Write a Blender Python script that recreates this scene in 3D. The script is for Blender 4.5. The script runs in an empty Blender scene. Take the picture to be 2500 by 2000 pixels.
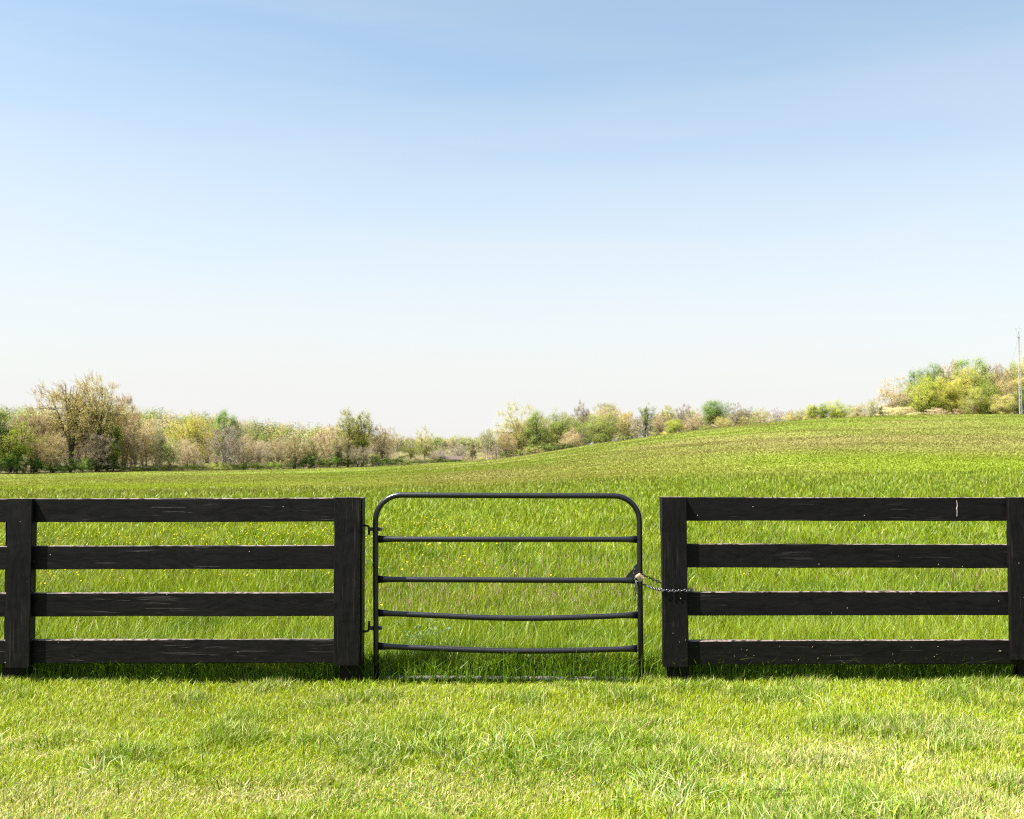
import bpy, math, random
import numpy as np
from mathutils import Vector

# ------------------------------------------------------------------ camera, sky, sun, exposure
scn = bpy.context.scene
COL = scn.collection
F = 2400.0                       # focal length in photograph pixels (2500 x 2000)
EYE = 1.73
PITCH = math.atan(100.0 / F)
cam = bpy.data.cameras.new('camera')
camo = bpy.data.objects.new('camera', cam); COL.objects.link(camo)
camo.location = (0, 0, EYE)
camo.rotation_euler = (math.pi / 2 + PITCH, 0, 0)
cam.sensor_width = 36.0
cam.lens = 36.0 * F / 2500.0
cam.clip_end = 20000
cam.dof.use_dof = True
cam.dof.focus_distance = 7.4
cam.dof.aperture_fstop = 5.0
scn.camera = camo

SUN_TRAVEL = Vector((0.10, 0.042, -0.185)).normalized()
sun_el = math.asin(-SUN_TRAVEL.z)
sun_az = math.atan2(-SUN_TRAVEL.x, -SUN_TRAVEL.y)      # clockwise from +Y
w = bpy.data.worlds.new('World'); scn.world = w
w.use_nodes = True
nt = w.node_tree
sky = nt.nodes.new('ShaderNodeTexSky')
sky.sky_type = 'NISHITA'
sky.sun_disc = False
sky.sun_elevation = sun_el
sky.sun_rotation = sun_az
sky.altitude = 200
sky.air_density = 1.0
sky.dust_density = 2.2
sky.ozone_density = 1.6
bg = nt.nodes['Background']
# moist spring air: the clear sky pales to warm white towards the horizon
wtc = nt.nodes.new('ShaderNodeTexCoord'); wse = nt.nodes.new('ShaderNodeSeparateXYZ'); wmr = nt.nodes.new('ShaderNodeMapRange'); wmx = nt.nodes.new('ShaderNodeMix')
wmr.inputs[1].default_value = .03; wmr.inputs[2].default_value = .37; wmr.inputs[3].default_value = .97; wmr.inputs[4].default_value = .09
wmx.data_type = 'RGBA'; wmx.inputs['B'].default_value = (3.28, 3.26, 3.22, 1)
nt.links.new(wtc.outputs['Generated'], wse.inputs[0]); nt.links.new(wse.outputs['Z'], wmr.inputs[0]); wno = nt.nodes.new('ShaderNodeTexNoise'); wmp = nt.nodes.new('ShaderNodeMapping'); wma = nt.nodes.new('ShaderNodeMath'); wmb = nt.nodes.new('ShaderNodeMath')
wmp.inputs['Scale'].default_value = (1.6, 1.6, 15); wmp.inputs['Rotation'].default_value = (0, .10, 0); wno.inputs['Scale'].default_value = 1.3; wno.inputs['Detail'].default_value = 5; wno.inputs['Distortion'].default_value = .4
wma.operation = 'MULTIPLY_ADD'; wma.inputs[1].default_value = .34; wma.inputs[2].default_value = -.17; wmb.operation = 'ADD'; wmb.use_clamp = True
nt.links.new(wtc.outputs['Generated'], wmp.inputs[0]); nt.links.new(wmp.outputs[0], wno.inputs['Vector']); nt.links.new(wno.outputs[0], wma.inputs[0])
nt.links.new(wma.outputs[0], wmb.inputs[0]); nt.links.new(wmr.outputs[0], wmb.inputs[1]); nt.links.new(wmb.outputs[0], wmx.inputs['Factor'])   # faint cirrus streaks
wti = nt.nodes.new('ShaderNodeVectorMath'); wti.operation = 'MULTIPLY'; wti.inputs[1].default_value = (.96, .965, .845)
nt.links.new(sky.outputs[0], wti.inputs[0]); nt.links.new(wti.outputs[0], wmx.inputs['A']); nt.links.new(wmx.outputs['Result'], bg.inputs[0])
bg.inputs[1].default_value = 0.07
sl = bpy.data.lights.new('sun', 'SUN'); sl.energy = 5.0; sl.angle = math.radians(0.53); sl.color = (1.0, 0.96, 0.88)
slo = bpy.data.objects.new('sun', sl); COL.objects.link(slo)
slo.rotation_euler = SUN_TRAVEL.to_track_quat('-Z', 'Y').to_euler()
scn.view_settings.view_transform = 'Standard'
scn.view_settings.look = 'None'
scn.view_settings.exposure = 2.0
scn.view_settings.gamma = 1.0
scn.cycles.use_denoising = False
scn.cycles.filter_width = 1.25
scn.cycles.max_bounces = 8
scn.cycles.transparent_max_bounces = 8

# ------------------------------------------------------------------ helpers
R0 = np.random.default_rng(7)
CP, SP = math.cos(PITCH), math.sin(PITCH)

def at(px, py, Y):
    """World point at distance Y whose picture is (px, py) in the photograph."""
    v = (1000.0 - py) / F
    dz = Y * (v * CP + SP) / (CP - v * SP)
    dep = Y * CP + dz * SP
    return np.array([(px - 1250.0) / F * dep, Y, EYE + dz])

def smooth(t):
    t = np.clip(t, 0, 1)
    return t * t * (3 - 2 * t)

_tab = np.random.default_rng(3).random((256, 256))
def vnoise(x, y):
    x = np.asarray(x, float); y = np.asarray(y, float)
    xi = np.floor(x).astype(int); yi = np.floor(y).astype(int)
    fx = x - xi; fy = y - yi
    fx = fx * fx * (3 - 2 * fx); fy = fy * fy * (3 - 2 * fy)
    a = _tab[xi & 255, yi & 255]; b = _tab[(xi + 1) & 255, yi & 255]
    c = _tab[xi & 255, (yi + 1) & 255]; d = _tab[(xi + 1) & 255, (yi + 1) & 255]
    return (a * (1 - fx) + b * fx) * (1 - fy) + (c * (1 - fx) + d * fx) * fy

def fbm(x, y, o=3):
    s = 0; a = 1; t = 0
    for k in range(o):
        s = s + a * vnoise(x * 2 ** k + 17.3 * k, y * 2 ** k + 5.1 * k); t += a; a *= .5
    return s / t

def mesh_obj(name, V, faces, mat, parent=None, col=None, smooth_shade=False, origin=None):
    """ONE mesh object from a vertex array and a list of face index arrays."""
    V = np.asarray(V, np.float32).reshape(-1, 3)
    if origin is not None:
        V = V - np.asarray(origin, np.float32)
    me = bpy.data.meshes.new(name)
    loops, starts, n = [], [], 0
    for Fa in faces:
        if isinstance(Fa, np.ndarray):
            k = Fa.shape[1]
            loops.append(Fa.reshape(-1)); starts.append(n + k * np.arange(len(Fa))); n += Fa.size
        else:
            for f in Fa:
                loops.append(np.asarray(f)); starts.append(np.array([n])); n += len(f)
    L = np.concatenate(loops).astype(np.int32); S = np.concatenate(starts).astype(np.int32)
    me.vertices.add(len(V)); me.vertices.foreach_set('co', V.reshape(-1))
    me.loops.add(len(L)); me.loops.foreach_set('vertex_index', L)
    me.polygons.add(len(S)); me.polygons.foreach_set('loop_start', S)
    me.update(calc_edges=True)
    me.polygons.foreach_set('use_smooth', np.full(len(S), bool(smooth_shade)))
    if col is not None:
        a = me.color_attributes.new('col', 'FLOAT_COLOR', 'POINT')
        c = np.ones((len(V), 4), np.float32); c[:, :3] = col
        a.data.foreach_set('color', c.reshape(-1))
    me.materials.append(mat)
    o = bpy.data.objects.new(name, me); COL.objects.link(o)
    if parent is not None:
        o.parent = parent
    return o

def thing(name, label, cat, loc, group=None):
    o = bpy.data.objects.new(name, None); COL.objects.link(o)
    o.location = tuple(float(v) for v in loc)
    o.empty_display_size = 0.2
    o['label'] = label; o['category'] = cat
    if group: o['group'] = group
    return o

def tag(o, label=None, cat=None, kind=None, group=None):
    if label: o['label'] = label
    if cat: o['category'] = cat
    if kind: o['kind'] = kind
    if group: o['group'] = group
    return o

class Geo:
    """Collects pieces of one mesh."""
    def __init__(s): s.V = []; s.F = {}; s.C = []; s.n = 0
    def add(s, V, Fs, col=None):
        V = np.asarray(V, float).reshape(-1, 3)
        for Fa in Fs:
            Fa = np.asarray(Fa)
            s.F.setdefault(Fa.shape[1], []).append(Fa + s.n)
        s.V.append(V); s.n += len(V)
        if col is not None:
            s.C.append(np.broadcast_to(np.asarray(col, float), (len(V), 3)))
    def build(s, name, mat, parent=None, smooth_shade=False, origin=None):
        return mesh_obj(name, np.concatenate(s.V), [np.concatenate(v) for v in s.F.values()], mat, parent,
                        np.concatenate(s.C) if s.C else None, smooth_shade, origin)

def nrm(a):
    a = np.asarray(a, float)
    return a / np.maximum(np.linalg.norm(a, axis=-1, keepdims=True), 1e-9)

def tubes(P0, P1, Ra, Rb, n=5):
    """Independent tapered segments, vectorised."""
    P0 = np.asarray(P0, float); P1 = np.asarray(P1, float)
    d = nrm(P1 - P0)
    ref = np.where(np.abs(d[:, 2:3]) < .9, np.array([[0, 0, 1.]]), np.array([[1., 0, 0]]))
    a = nrm(np.cross(d, ref)); b = np.cross(d, a)
    an = np.arange(n) * 2 * math.pi / n
    ring = a[:, None, :] * np.cos(an)[None, :, None] + b[:, None, :] * np.sin(an)[None, :, None]
    A = P0[:, None, :] + ring * np.asarray(Ra)[:, None, None]
    B = P1[:, None, :] + ring * np.asarray(Rb)[:, None, None]
    V = np.concatenate([A, B], 1).reshape(-1, 3)
    base = (np.arange(len(P0)) * 2 * n)[:, None]
    k = np.arange(n); k2 = (k + 1) % n
    Fq = np.stack([base + k, base + k2, base + n + k2, base + n + k], -1).reshape(-1, 4)
    return V, Fq

def sweep(pts, rad, n=12, sx=None, sy=None, up=(0, 1, 0), closed=False, caps=True):
    """Round tube along a path; sx / sy scale the section across / along `up` per point."""
    P = np.asarray(pts, float); m = len(P)
    rad = np.broadcast_to(np.asarray(rad, float), (m,))
    sx = np.ones(m) if sx is None else np.asarray(sx); sy = np.ones(m) if sy is None else np.asarray(sy)
    if closed: T = nrm(np.roll(P, -1, 0) - np.roll(P, 1, 0))
    else: T = nrm(np.gradient(P, axis=0))
    a0 = np.asarray(up, float)
    rings = []
    for i in range(m):
        a0 = a0 - T[i] * a0.dot(T[i])
        if np.linalg.norm(a0) < 1e-6: a0 = np.array([.3, .7, .2]) - T[i] * np.array([.3, .7, .2]).dot(T[i])
        a0 = a0 / np.linalg.norm(a0); b = np.cross(T[i], a0)
        an = np.arange(n) * 2 * math.pi / n
        rings.append(P[i] + rad[i] * (np.outer(np.cos(an), a0) * sy[i] + np.outer(np.sin(an), b) * sx[i]))
    V = np.concatenate(rings); k = np.arange(n); k2 = (k + 1) % n
    Fq = []
    for i in range(m if closed else m - 1):
        j = (i + 1) % m
        Fq.append(np.stack([i * n + k, i * n + k2, j * n + k2, j * n + k], -1))
    Fs = [np.concatenate(Fq)]
    if caps and not closed:
        Fs += [np.arange(n)[None, ::-1], (m - 1) * n + np.arange(n)[None, :]]
    return V, Fs

def bez(p0, p1, p2, n):
    t = np.linspace(0, 1, n)[:, None]
    return (1 - t) ** 2 * np.asarray(p0) + 2 * t * (1 - t) * np.asarray(p1) + t * t * np.asarray(p2)

def beam(a0, a1, ux, uy, hx, hy, ch=.004, segs=24, jit=.0012, rng=R0):
    """A sawn board: chamfered section swept from a0 to a1, with slightly wandering edges."""
    a0 = np.asarray(a0, float); a1 = np.asarray(a1, float); ux = np.asarray(ux, float); uy = np.asarray(uy, float)
    sec = [(-hx + ch, -hy), (hx - ch, -hy), (hx, -hy + ch), (hx, hy - ch), (hx - ch, hy), (-hx + ch, hy), (-hx, hy - ch), (-hx, -hy + ch)]
    V = []
    kn = np.linspace(0, 1, segs + 1)
    jt = []
    for q in range(8):
        c = rng.normal(0, 1, 9); f = rng.normal(0, .35, segs + 1)
        jt.append((np.interp(kn, np.linspace(0, 1, 9), c) + f) * jit)
    for i, t in enumerate(kn):
        p = a0 + (a1 - a0) * t
        for q, (x, y) in enumerate(sec):
            V.append(p + ux * (x + jt[q][i] * np.sign(x) * .5) + uy * (y + jt[(q * 3) % 8][i] * .6))
    k = np.arange(8); k2 = (k + 1) % 8
    Fq = [np.stack([i * 8 + k, i * 8 + k2, i * 8 + 8 + k2, i * 8 + 8 + k], -1) for i in range(segs)]
    return np.array(V), [np.concatenate(Fq), np.arange(8)[None, ::-1], segs * 8 + np.arange(8)[None, :]]

# ------------------------------------------------------------------ materials
def newmat(name):
    m = bpy.data.materials.new(name); m.use_nodes = True
    n = m.node_tree.nodes; l = m.node_tree.links
    n.clear()
    out = n.new('ShaderNodeOutputMaterial')
    return m, n, l, out

def mat_leaf(name, trans=.35, gloss=.06, rough=.5):
    m, n, l, out = newmat(name)
    at_ = n.new('ShaderNodeAttribute'); at_.attribute_name = 'col'
    d = n.new('ShaderNodeBsdfDiffuse'); t = n.new('ShaderNodeBsdfTranslucent'); g = n.new('ShaderNodeBsdfGlossy')
    g.inputs['Roughness'].default_value = rough
    hs = n.new('ShaderNodeHueSaturation'); hs.inputs['Hue'].default_value = .49; hs.inputs['Saturation'].default_value = 1.08; hs.inputs['Value'].default_value = 1.1
    l.new(at_.outputs['Color'], d.inputs['Color']); l.new(at_.outputs['Color'], hs.inputs['Color']); l.new(hs.outputs[0], t.inputs['Color'])
    m1 = n.new('ShaderNodeMixShader'); m1.inputs[0].default_value = trans
    l.new(d.outputs[0], m1.inputs[1]); l.new(t.outputs[0], m1.inputs[2])
    m2 = n.new('ShaderNodeMixShader'); m2.inputs[0].default_value = gloss
    l.new(m1.outputs[0], m2.inputs[1]); l.new(g.outputs[0], m2.inputs[2])
    l.new(m2.outputs[0], out.inputs[0])
    return m

def mat_attr(name, rough=.9):
    m, n, l, out = newmat(name)
    at_ = n.new('ShaderNodeAttribute'); at_.attribute_name = 'col'
    p = n.new('ShaderNodeBsdfPrincipled'); p.inputs['Roughness'].default_value = rough
    p.inputs['Specular IOR Level'].default_value = .2
    tc = n.new('ShaderNodeTexCoord'); no = n.new('ShaderNodeTexNoise'); no.inputs['Scale'].default_value = 3.0; no.inputs['Detail'].default_value = 4
    l.new(tc.outputs['Object'], no.inputs['Vector'])
    mr = n.new('ShaderNodeMapRange'); mr.inputs[3].default_value = .7; mr.inputs[4].default_value = 1.3
    l.new(no.outputs[0], mr.inputs[0])
    mx = n.new('ShaderNodeVectorMath'); mx.operation = 'SCALE'
    l.new(at_.outputs['Color'], mx.inputs[0]); l.new(mr.outputs[0], mx.inputs['Scale'])
    l.new(mx.outputs[0], p.inputs['Base Color']); l.new(p.outputs[0], out.inputs[0])
    return m

def mat_plain(name, col, rough=.5, metal=0., spec=.5, bump=0., bscale=60., var=.15):
    m, n, l, out = newmat(name)
    p = n.new('ShaderNodeBsdfPrincipled'); p.inputs['Metallic'].default_value = metal
    p.inputs['Specular IOR Level'].default_value = spec
    tc = n.new('ShaderNodeTexCoord'); no = n.new('ShaderNodeTexNoise'); no.inputs['Scale'].default_value = bscale; no.inputs['Detail'].default_value = 5
    l.new(tc.outputs['Object'], no.inputs['Vector'])
    mr = n.new('ShaderNodeMapRange'); mr.inputs[3].default_value = 1 - var; mr.inputs[4].default_value = 1 + var
    l.new(no.outputs[0], mr.inputs[0])
    mx = n.new('ShaderNodeVectorMath'); mx.operation = 'SCALE'; mx.inputs[0].default_value = col
    l.new(mr.outputs[0], mx.inputs['Scale']); l.new(mx.outputs[0], p.inputs['Base Color'])
    m2 = n.new('ShaderNodeMapRange'); m2.inputs[3].default_value = max(rough - .12, .05); m2.inputs[4].default_value = rough + .12
    l.new(no.outputs[0], m2.inputs[0]); l.new(m2.outputs[0], p.inputs['Roughness'])
    if bump:
        b = n.new('ShaderNodeBump'); b.inputs['Strength'].default_value = bump; b.inputs['Distance'].default_value = .002
        l.new(no.outputs[0], b.inputs['Height']); l.new(b.outputs[0], p.inputs['Normal'])
    l.new(p.outputs[0], out.inputs[0])
    return m

def mat_wood(name, along):
    """Black painted rough-sawn board, grain along axis `along` (0 = X, 2 = Z); sun glare on the upward edges painted in pale."""
    m, n, l, out = newmat(name)
    p = n.new('ShaderNodeBsdfPrincipled'); p.inputs['Specular IOR Level'].default_value = .13
    tc = n.new('ShaderNodeTexCoord'); mp = n.new('ShaderNodeMapping')
    s = [22., 22., 22.]; s[along] = 1.3
    mp.inputs['Scale'].default_value = s
    oi = n.new('ShaderNodeObjectInfo'); om = n.new('ShaderNodeMath'); om.operation = 'MULTIPLY'; om.inputs[1].default_value = 37.
    oa = n.new('ShaderNodeVectorMath'); oa.operation = 'ADD'          # every board cut from another piece of timber
    l.new(oi.outputs['Random'], om.inputs[0]); l.new(tc.outputs['Object'], oa.inputs[0]); l.new(om.outputs[0], oa.inputs[1])
    OB = oa.outputs[0]
    l.new(OB, mp.inputs[0])
    wob = n.new('ShaderNodeTexNoise'); wob.inputs['Scale'].default_value = 2.2; wob.inputs['Detail'].default_value = 2
    l.new(OB, wob.inputs['Vector'])
    wv = n.new('ShaderNodeVectorMath'); wv.operation = 'SCALE'; wv.inputs['Scale'].default_value = 5.0
    l.new(wob.outputs['Color'], wv.inputs[0])
    ad = n.new('ShaderNodeVectorMath'); ad.operation = 'ADD'
    l.new(mp.outputs[0], ad.inputs[0]); l.new(wv.outputs[0], ad.inputs[1])
    gr = n.new('ShaderNodeTexNoise'); gr.inputs['Scale'].default_value = 1.6; gr.inputs['Detail'].default_value = 8; gr.inputs['Roughness'].default_value = .68
    l.new(ad.outputs[0], gr.inputs['Vector'])
    # cracks: thin dark / light streaks where the paint has lifted
    ck = n.new('ShaderNodeTexNoise'); ck.inputs['Scale'].default_value = 1.1; ck.inputs['Detail'].default_value = 5
    mp2 = n.new('ShaderNodeMapping'); s2 = [55., 55., 55.]; s2[along] = 2.2; mp2.inputs['Scale'].default_value = s2
    l.new(OB, mp2.inputs[0]); l.new(mp2.outputs[0], ck.inputs['Vector'])
    pk = n.new('ShaderNodeTexNoise'); pk.inputs['Scale'].default_value = 2.3; pk.inputs['Detail'].default_value = 1
    l.new(OB, pk.inputs['Vector'])
    def ramp(src, a, b, lo=0., hi=1.):
        r = n.new('ShaderNodeMapRange'); r.inputs[1].default_value = a; r.inputs[2].default_value = b
        r.inputs[3].default_value = lo; r.inputs[4].default_value = hi
        l.new(src, r.inputs[0]); return r.outputs[0]
    def math_(op, a, b):
        q = n.new('ShaderNodeMath'); q.operation = op
        for i, x in enumerate((a, b)):
            if isinstance(x, (int, float)): q.inputs[i].default_value = x
            else: l.new(x, q.inputs[i])
        return q.outputs[0]
    crack = math_('MULTIPLY', ramp(ck.outputs[0], .60, .64), ramp(pk.outputs[0], .50, .58))
    # specks: dried clippings and droppings of pale paint
    vo = n.new('ShaderNodeTexVoronoi'); vo.inputs['Scale'].default_value = 34.
    l.new(OB, vo.inputs['Vector'])
    sep = n.new('ShaderNodeSeparateColor'); l.new(vo.outputs['Color'], sep.inputs[0])
    speck = math_('MULTIPLY', ramp(vo.outputs['Distance'], .12, .08), ramp(sep.outputs[0], .965, .97))
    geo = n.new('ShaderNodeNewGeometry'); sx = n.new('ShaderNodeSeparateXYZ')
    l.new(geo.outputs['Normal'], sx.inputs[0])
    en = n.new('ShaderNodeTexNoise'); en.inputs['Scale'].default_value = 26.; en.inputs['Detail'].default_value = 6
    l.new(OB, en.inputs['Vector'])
    top_glare = math_('MULTIPLY', ramp(sx.outputs['Z'], .55, .75), ramp(en.outputs[0], .36, .55))  # sun glare on upward faces, put into the colour and broken up like wear
    cr = n.new('ShaderNodeMix'); cr.data_type = 'RGBA'
    cr.inputs['A'].default_value = (.0018, .0016, .0018, 1); cr.inputs['B'].default_value = (.0058, .0050, .0049, 1)
    l.new(ramp(gr.outputs[0], .35, .68), cr.inputs['Factor'])
    c2 = n.new('ShaderNodeMix'); c2.data_type = 'RGBA'; c2.inputs['B'].default_value = (.014, .012, .011, 1)
    l.new(crack, c2.inputs['Factor']); l.new(cr.outputs['Result'], c2.inputs['A'])
    c3 = n.new('ShaderNodeMix'); c3.data_type = 'RGBA'; c3.inputs['B'].default_value = (.42, .36, .30, 1)
    l.new(speck, c3.inputs['Factor']); l.new(c2.outputs['Result'], c3.inputs['A'])
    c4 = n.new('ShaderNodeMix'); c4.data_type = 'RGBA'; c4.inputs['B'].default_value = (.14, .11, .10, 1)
    l.new(top_glare, c4.inputs['Factor']); l.new(c3.outputs['Result'], c4.inputs['A'])
    l.new(c4.outputs['Result'], p.inputs['Base Color'])
    l.new(ramp(gr.outputs[0], .3, .7, .42, .68), p.inputs['Roughness'])
    hgt = math_('ADD', gr.outputs[0], math_('MULTIPLY', crack, .9))
    b = n.new('ShaderNodeBump'); b.inputs['Strength'].default_value = .55; b.inputs['Distance'].default_value = .004
    l.new(hgt, b.inputs['Height']); l.new(b.outputs[0], p.inputs['Normal'])
    l.new(p.outputs[0], out.inputs[0])
    return m

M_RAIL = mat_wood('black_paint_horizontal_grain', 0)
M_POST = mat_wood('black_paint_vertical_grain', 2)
M_GATE = mat_plain('black_gate_paint', (.006, .006, .0085), .30, 0, .5, .25, 90, .6)
M_IRON = mat_plain('dark_iron', (.004, .004, .005), .45, 0, .5, .2, 160, .3)
M_CHAIN = mat_plain('zinc_chain', (.10, .097, .11), .34, .85, .5, 0, 200, .3)
M_BRASS = mat_plain('dull_brass', (.40, .33, .22), .42, .25, .5, .1, 120, .12)
M_COPPER = mat_plain('copper_dials', (.42, .22, .15), .4, .4, .5, 0, 160, .3)
M_STEEL = mat_plain('bright_steel', (.7, .69, .66), .25, 1., .5, 0, 160, .1)
M_SCRAPE = mat_plain('pale_scrape', (.34, .29, .29), .7, 0, .3, 0, 90, .3)
M_GRASS = mat_leaf('grass_blade', .34, .016, .42)
M_LEAF = mat_leaf('tree_leaf', .48, .0, .5)
M_FAR = mat_leaf('far_grass', .32, .0, .5)
M_BARK = mat_attr('bark', .95)
M_PETAL = mat_leaf('petal', .25, .02, .5)

# ------------------------------------------------------------------ terrain (ground)
# skyline of the field in the photograph: column -> row, and the distance of that edge
EPX = np.array([-1500, 0, 450, 900, 986, 1105, 1218, 1334, 1508, 1740, 1972, 2204, 2500, 4000.])
EPY = np.array([1166, 1158, 1150, 1141, 1137, 1130, 1122, 1104, 1076, 1046, 1024, 1015, 1012, 1010.])
EYD = np.array([180, 190, 215, 240, 247, 255, 260, 255, 247, 240, 233, 230, 222, 210.])
CPX = np.array([-1500, 0, 300, 560, 640, 820, 960, 1150, 1300, 1600, 2000, 2500, 4000.])      # far hill
CZ = np.array([13, 11, 11, 7.5, 5.0, 3.5, 0, 0, 0, 1, 5, 9, 10.])
CYD = np.array([520, 520, 520, 520, 560, 620, 800, 800, 700, 520, 420, 400, 400.])
_cu = (np.arange(-1500, 4001, 10) - 1250) / F
_ck = np.arange(-1500, 4001, 10)
def _sm(a, k=9):
    return np.convolve(np.pad(a, k, mode='edge'), np.ones(2 * k + 1) / (2 * k + 1), 'same')[k:-k]
_ey = _sm(np.interp(_ck, EPX, EPY), 5); _ed = _sm(np.interp(_ck, EPX, EYD))
_tt = np.linspace(0.02, 1, 200)
_ze = []
for i in range(len(_ck)):
    tgt = (1100.0 - _ey[i]) / F
    Ys = 14 + _tt * (_ed[i] - 14)
    lo, hi = -8., 25.
    for _ in range(30):
        mid = (lo + hi) / 2
        ang = (mid * smooth(_tt) - EYE) / Ys
        if ang[100:].max() > tgt: hi = mid
        else: lo = mid
    _ze.append(mid)
_ze = _sm(np.array(_ze), 6)
_cz = _sm(np.interp(_ck, CPX, CZ)); _cd = _sm(np.interp(_ck, CPX, CYD))

def edge_dist(px): return np.interp(px, _ck, _ed)
def terrain(X, Y):
    X = np.asarray(X, float); Y = np.asarray(Y, float)
    u = X / np.maximum(Y, 14.0)
    ze = np.interp(u, _cu, _ze); ed = np.interp(u, _cu, _ed); zc = np.interp(u, _cu, _cz); cd = np.interp(u, _cu, _cd)
    t = (Y - 14) / (ed - 14)
    z = ze * smooth(t)
    z = z + (zc - ze) * smooth((Y - ed - 4) / (cd - ed))
    z = z + (fbm(X * .9, Y * .9, 2) - .5) * .05 * smooth((Y - 2) / 3) * np.exp(-Y / 60)
    z = z + (fbm(X * .06 + 9, Y * .06, 2) - .5) * .5 * smooth((Y - 25) / 60) * (Y < 1000)
    return z

# colour of the field: one function shared by the soil sheet and the blades that stand on it
def field_tint(X, Y):
    """0 = fresh green ... 1 = brown seed heads; second value = pale yellow patches"""
    sc = .10
    n1 = fbm(X * sc * .5, Y * sc * .35, 4)
    far = smooth((Y - 26) / 25)
    hill = smooth((Y - 120) / 60) * smooth((X / np.maximum(Y, 1) + .05) / .25)
    u_ = X / np.maximum(Y, 1)
    band = .42 * smooth((Y - 28) / 24) * (1 - .75 * smooth((Y - np.interp(u_, [-.3, -.14, -.02, .12, .22, .5], [80, 105, 235, 225, 100, 95])) / 45)) * (.62 + .25 * smooth((u_ + .1) / .3))
    crest = smooth((Y - np.interp(u_, [-.1, 0, .2, .45], [240, 205, 205, 225])) / 20) * smooth((u_ + .06) / .1) * (1 - smooth((u_ - .30) / .12))
    brown = np.clip(band + (n1 - .5) * 1.7 * far - .05 * hill + .42 * crest, 0, 1)
    pale = np.clip((fbm(X * .07 + 40, Y * .06 + 11, 4) - .53) * 5, 0, 1) * far
    return brown, pale

G_FRESH = np.array([.134, .195, .009]); G_DEEP = np.array([.048, .110, .006]); G_YEL = np.array([.215, .24, .016])
G_BROWN = np.array([.155, .122, .050]); G_PALE = np.array([.17, .175, .045])
def field_col(X, Y):
    b, p = field_tint(X, Y)
    n = fbm(X * .35 + 3, Y * .3 + 8, 3)[:, None]
    c = G_FRESH * (1 - n * .5) + G_YEL * n * .5
    far = smooth((Y - 40) / 60)[:, None]
    mid_ = smooth((Y - 18) / 22)[:, None]; c = c * (1 - .55 * mid_) + np.array([.118, .150, .022]) * .55 * mid_
    c = c * (1 - .65 * far) + np.array([.098, .120, .024]) * .65 * far
    c = c * (1 - b[:, None] * .8) + G_BROWN * b[:, None] * .8
    return c * (1 - p[:, None] * .45) + G_PALE * p[:, None] * .45

us = np.linspace(-1.45, 1.45, 300)
ys = np.concatenate([np.linspace(-18, 14, 50), np.geomspace(14.5, 420, 150), np.geomspace(440, 1500, 18)])
UU, YY = np.meshgrid(us, ys)
XX = UU * (YY + 30)
gz = terrain(XX.ravel(), YY.ravel())
nu, ny = len(us), len(ys)
ii, jj = np.meshgrid(np.arange(nu - 1), np.arange(ny - 1))
ii = ii.ravel(); jj = jj.ravel()
Fg = np.stack([jj * nu + ii, jj * nu + ii + 1, (jj + 1) * nu + ii + 1, (jj + 1) * nu + ii], -1)
gcol = field_col(XX.ravel(), YY.ravel())
fl_ = smooth((YY.ravel() - edge_dist(XX.ravel() / np.maximum(YY.ravel(), 14) * F + 1250) - 1) / 4)[:, None]
gcol = gcol * (1 - fl_) + np.array([.075, .066, .034]) * fl_
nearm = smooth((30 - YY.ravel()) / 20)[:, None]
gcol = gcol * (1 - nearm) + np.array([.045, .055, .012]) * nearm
m, n, l, out = newmat('meadow_ground')
at_ = n.new('ShaderNodeAttribute'); at_.attribute_name = 'col'
pb = n.new('ShaderNodeBsdfPrincipled'); pb.inputs['Roughness'].default_value = 1; pb.inputs['Specular IOR Level'].default_value = .05
tc = n.new('ShaderNodeTexCoord')
no = n.new('ShaderNodeTexNoise'); no.inputs['Scale'].default_value = 3.; no.inputs['Detail'].default_value = 8; no.inputs['Roughness'].default_value = .7
l.new(tc.outputs['Object'], no.inputs['Vector'])
mr = n.new('ShaderNodeMapRange'); mr.inputs[1].default_value = .3; mr.inputs[2].default_value = .7; mr.inputs[3].default_value = .65; mr.inputs[4].default_value = 1.3
l.new(no.outputs[0], mr.inputs[0])
mx = n.new('ShaderNodeVectorMath'); mx.operation = 'SCALE'
l.new(at_.outputs['Color'], mx.inputs[0]); l.new(mr.outputs[0], mx.inputs['Scale'])
l.new(mx.outputs[0], pb.inputs['Base Color']); l.new(pb.outputs[0], out.inputs[0])
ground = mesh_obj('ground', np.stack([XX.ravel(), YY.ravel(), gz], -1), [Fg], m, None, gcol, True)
tag(ground, 'grassy ground rising to a hill beyond the fence', 'ground', 'structure')

# ------------------------------------------------------------------ fences
D = 7.30                                       # front face of the rails
EX, EYv, EZ = np.array([1., 0, 0]), np.array([0, 1., 0]), np.array([0, 0, 1.])
KR = F / D

def rail(parent, org, x0, x1, yl, yr, name='rail', label=None):
    """yl, yr: (top, bottom) rows at the left and right end."""
    zl = [at(x0, y, D)[2] for y in yl]; zr = [at(x1, y, D)[2] for y in yr]
    a = at(x0, (yl[0] + yl[1]) / 2, D); b = at(x1, (yr[0] + yr[1]) / 2, D)
    a[1] = b[1] = D + .019
    hz = (zl[0] - zl[1] + zr[0] - zr[1]) / 4
    V, Fs = beam(a, b, EYv, EZ, .019, hz, .004, 60, .0022)
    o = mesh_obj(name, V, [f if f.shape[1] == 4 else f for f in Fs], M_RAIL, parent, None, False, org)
    if label: o['label'] = label
    return o

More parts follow.
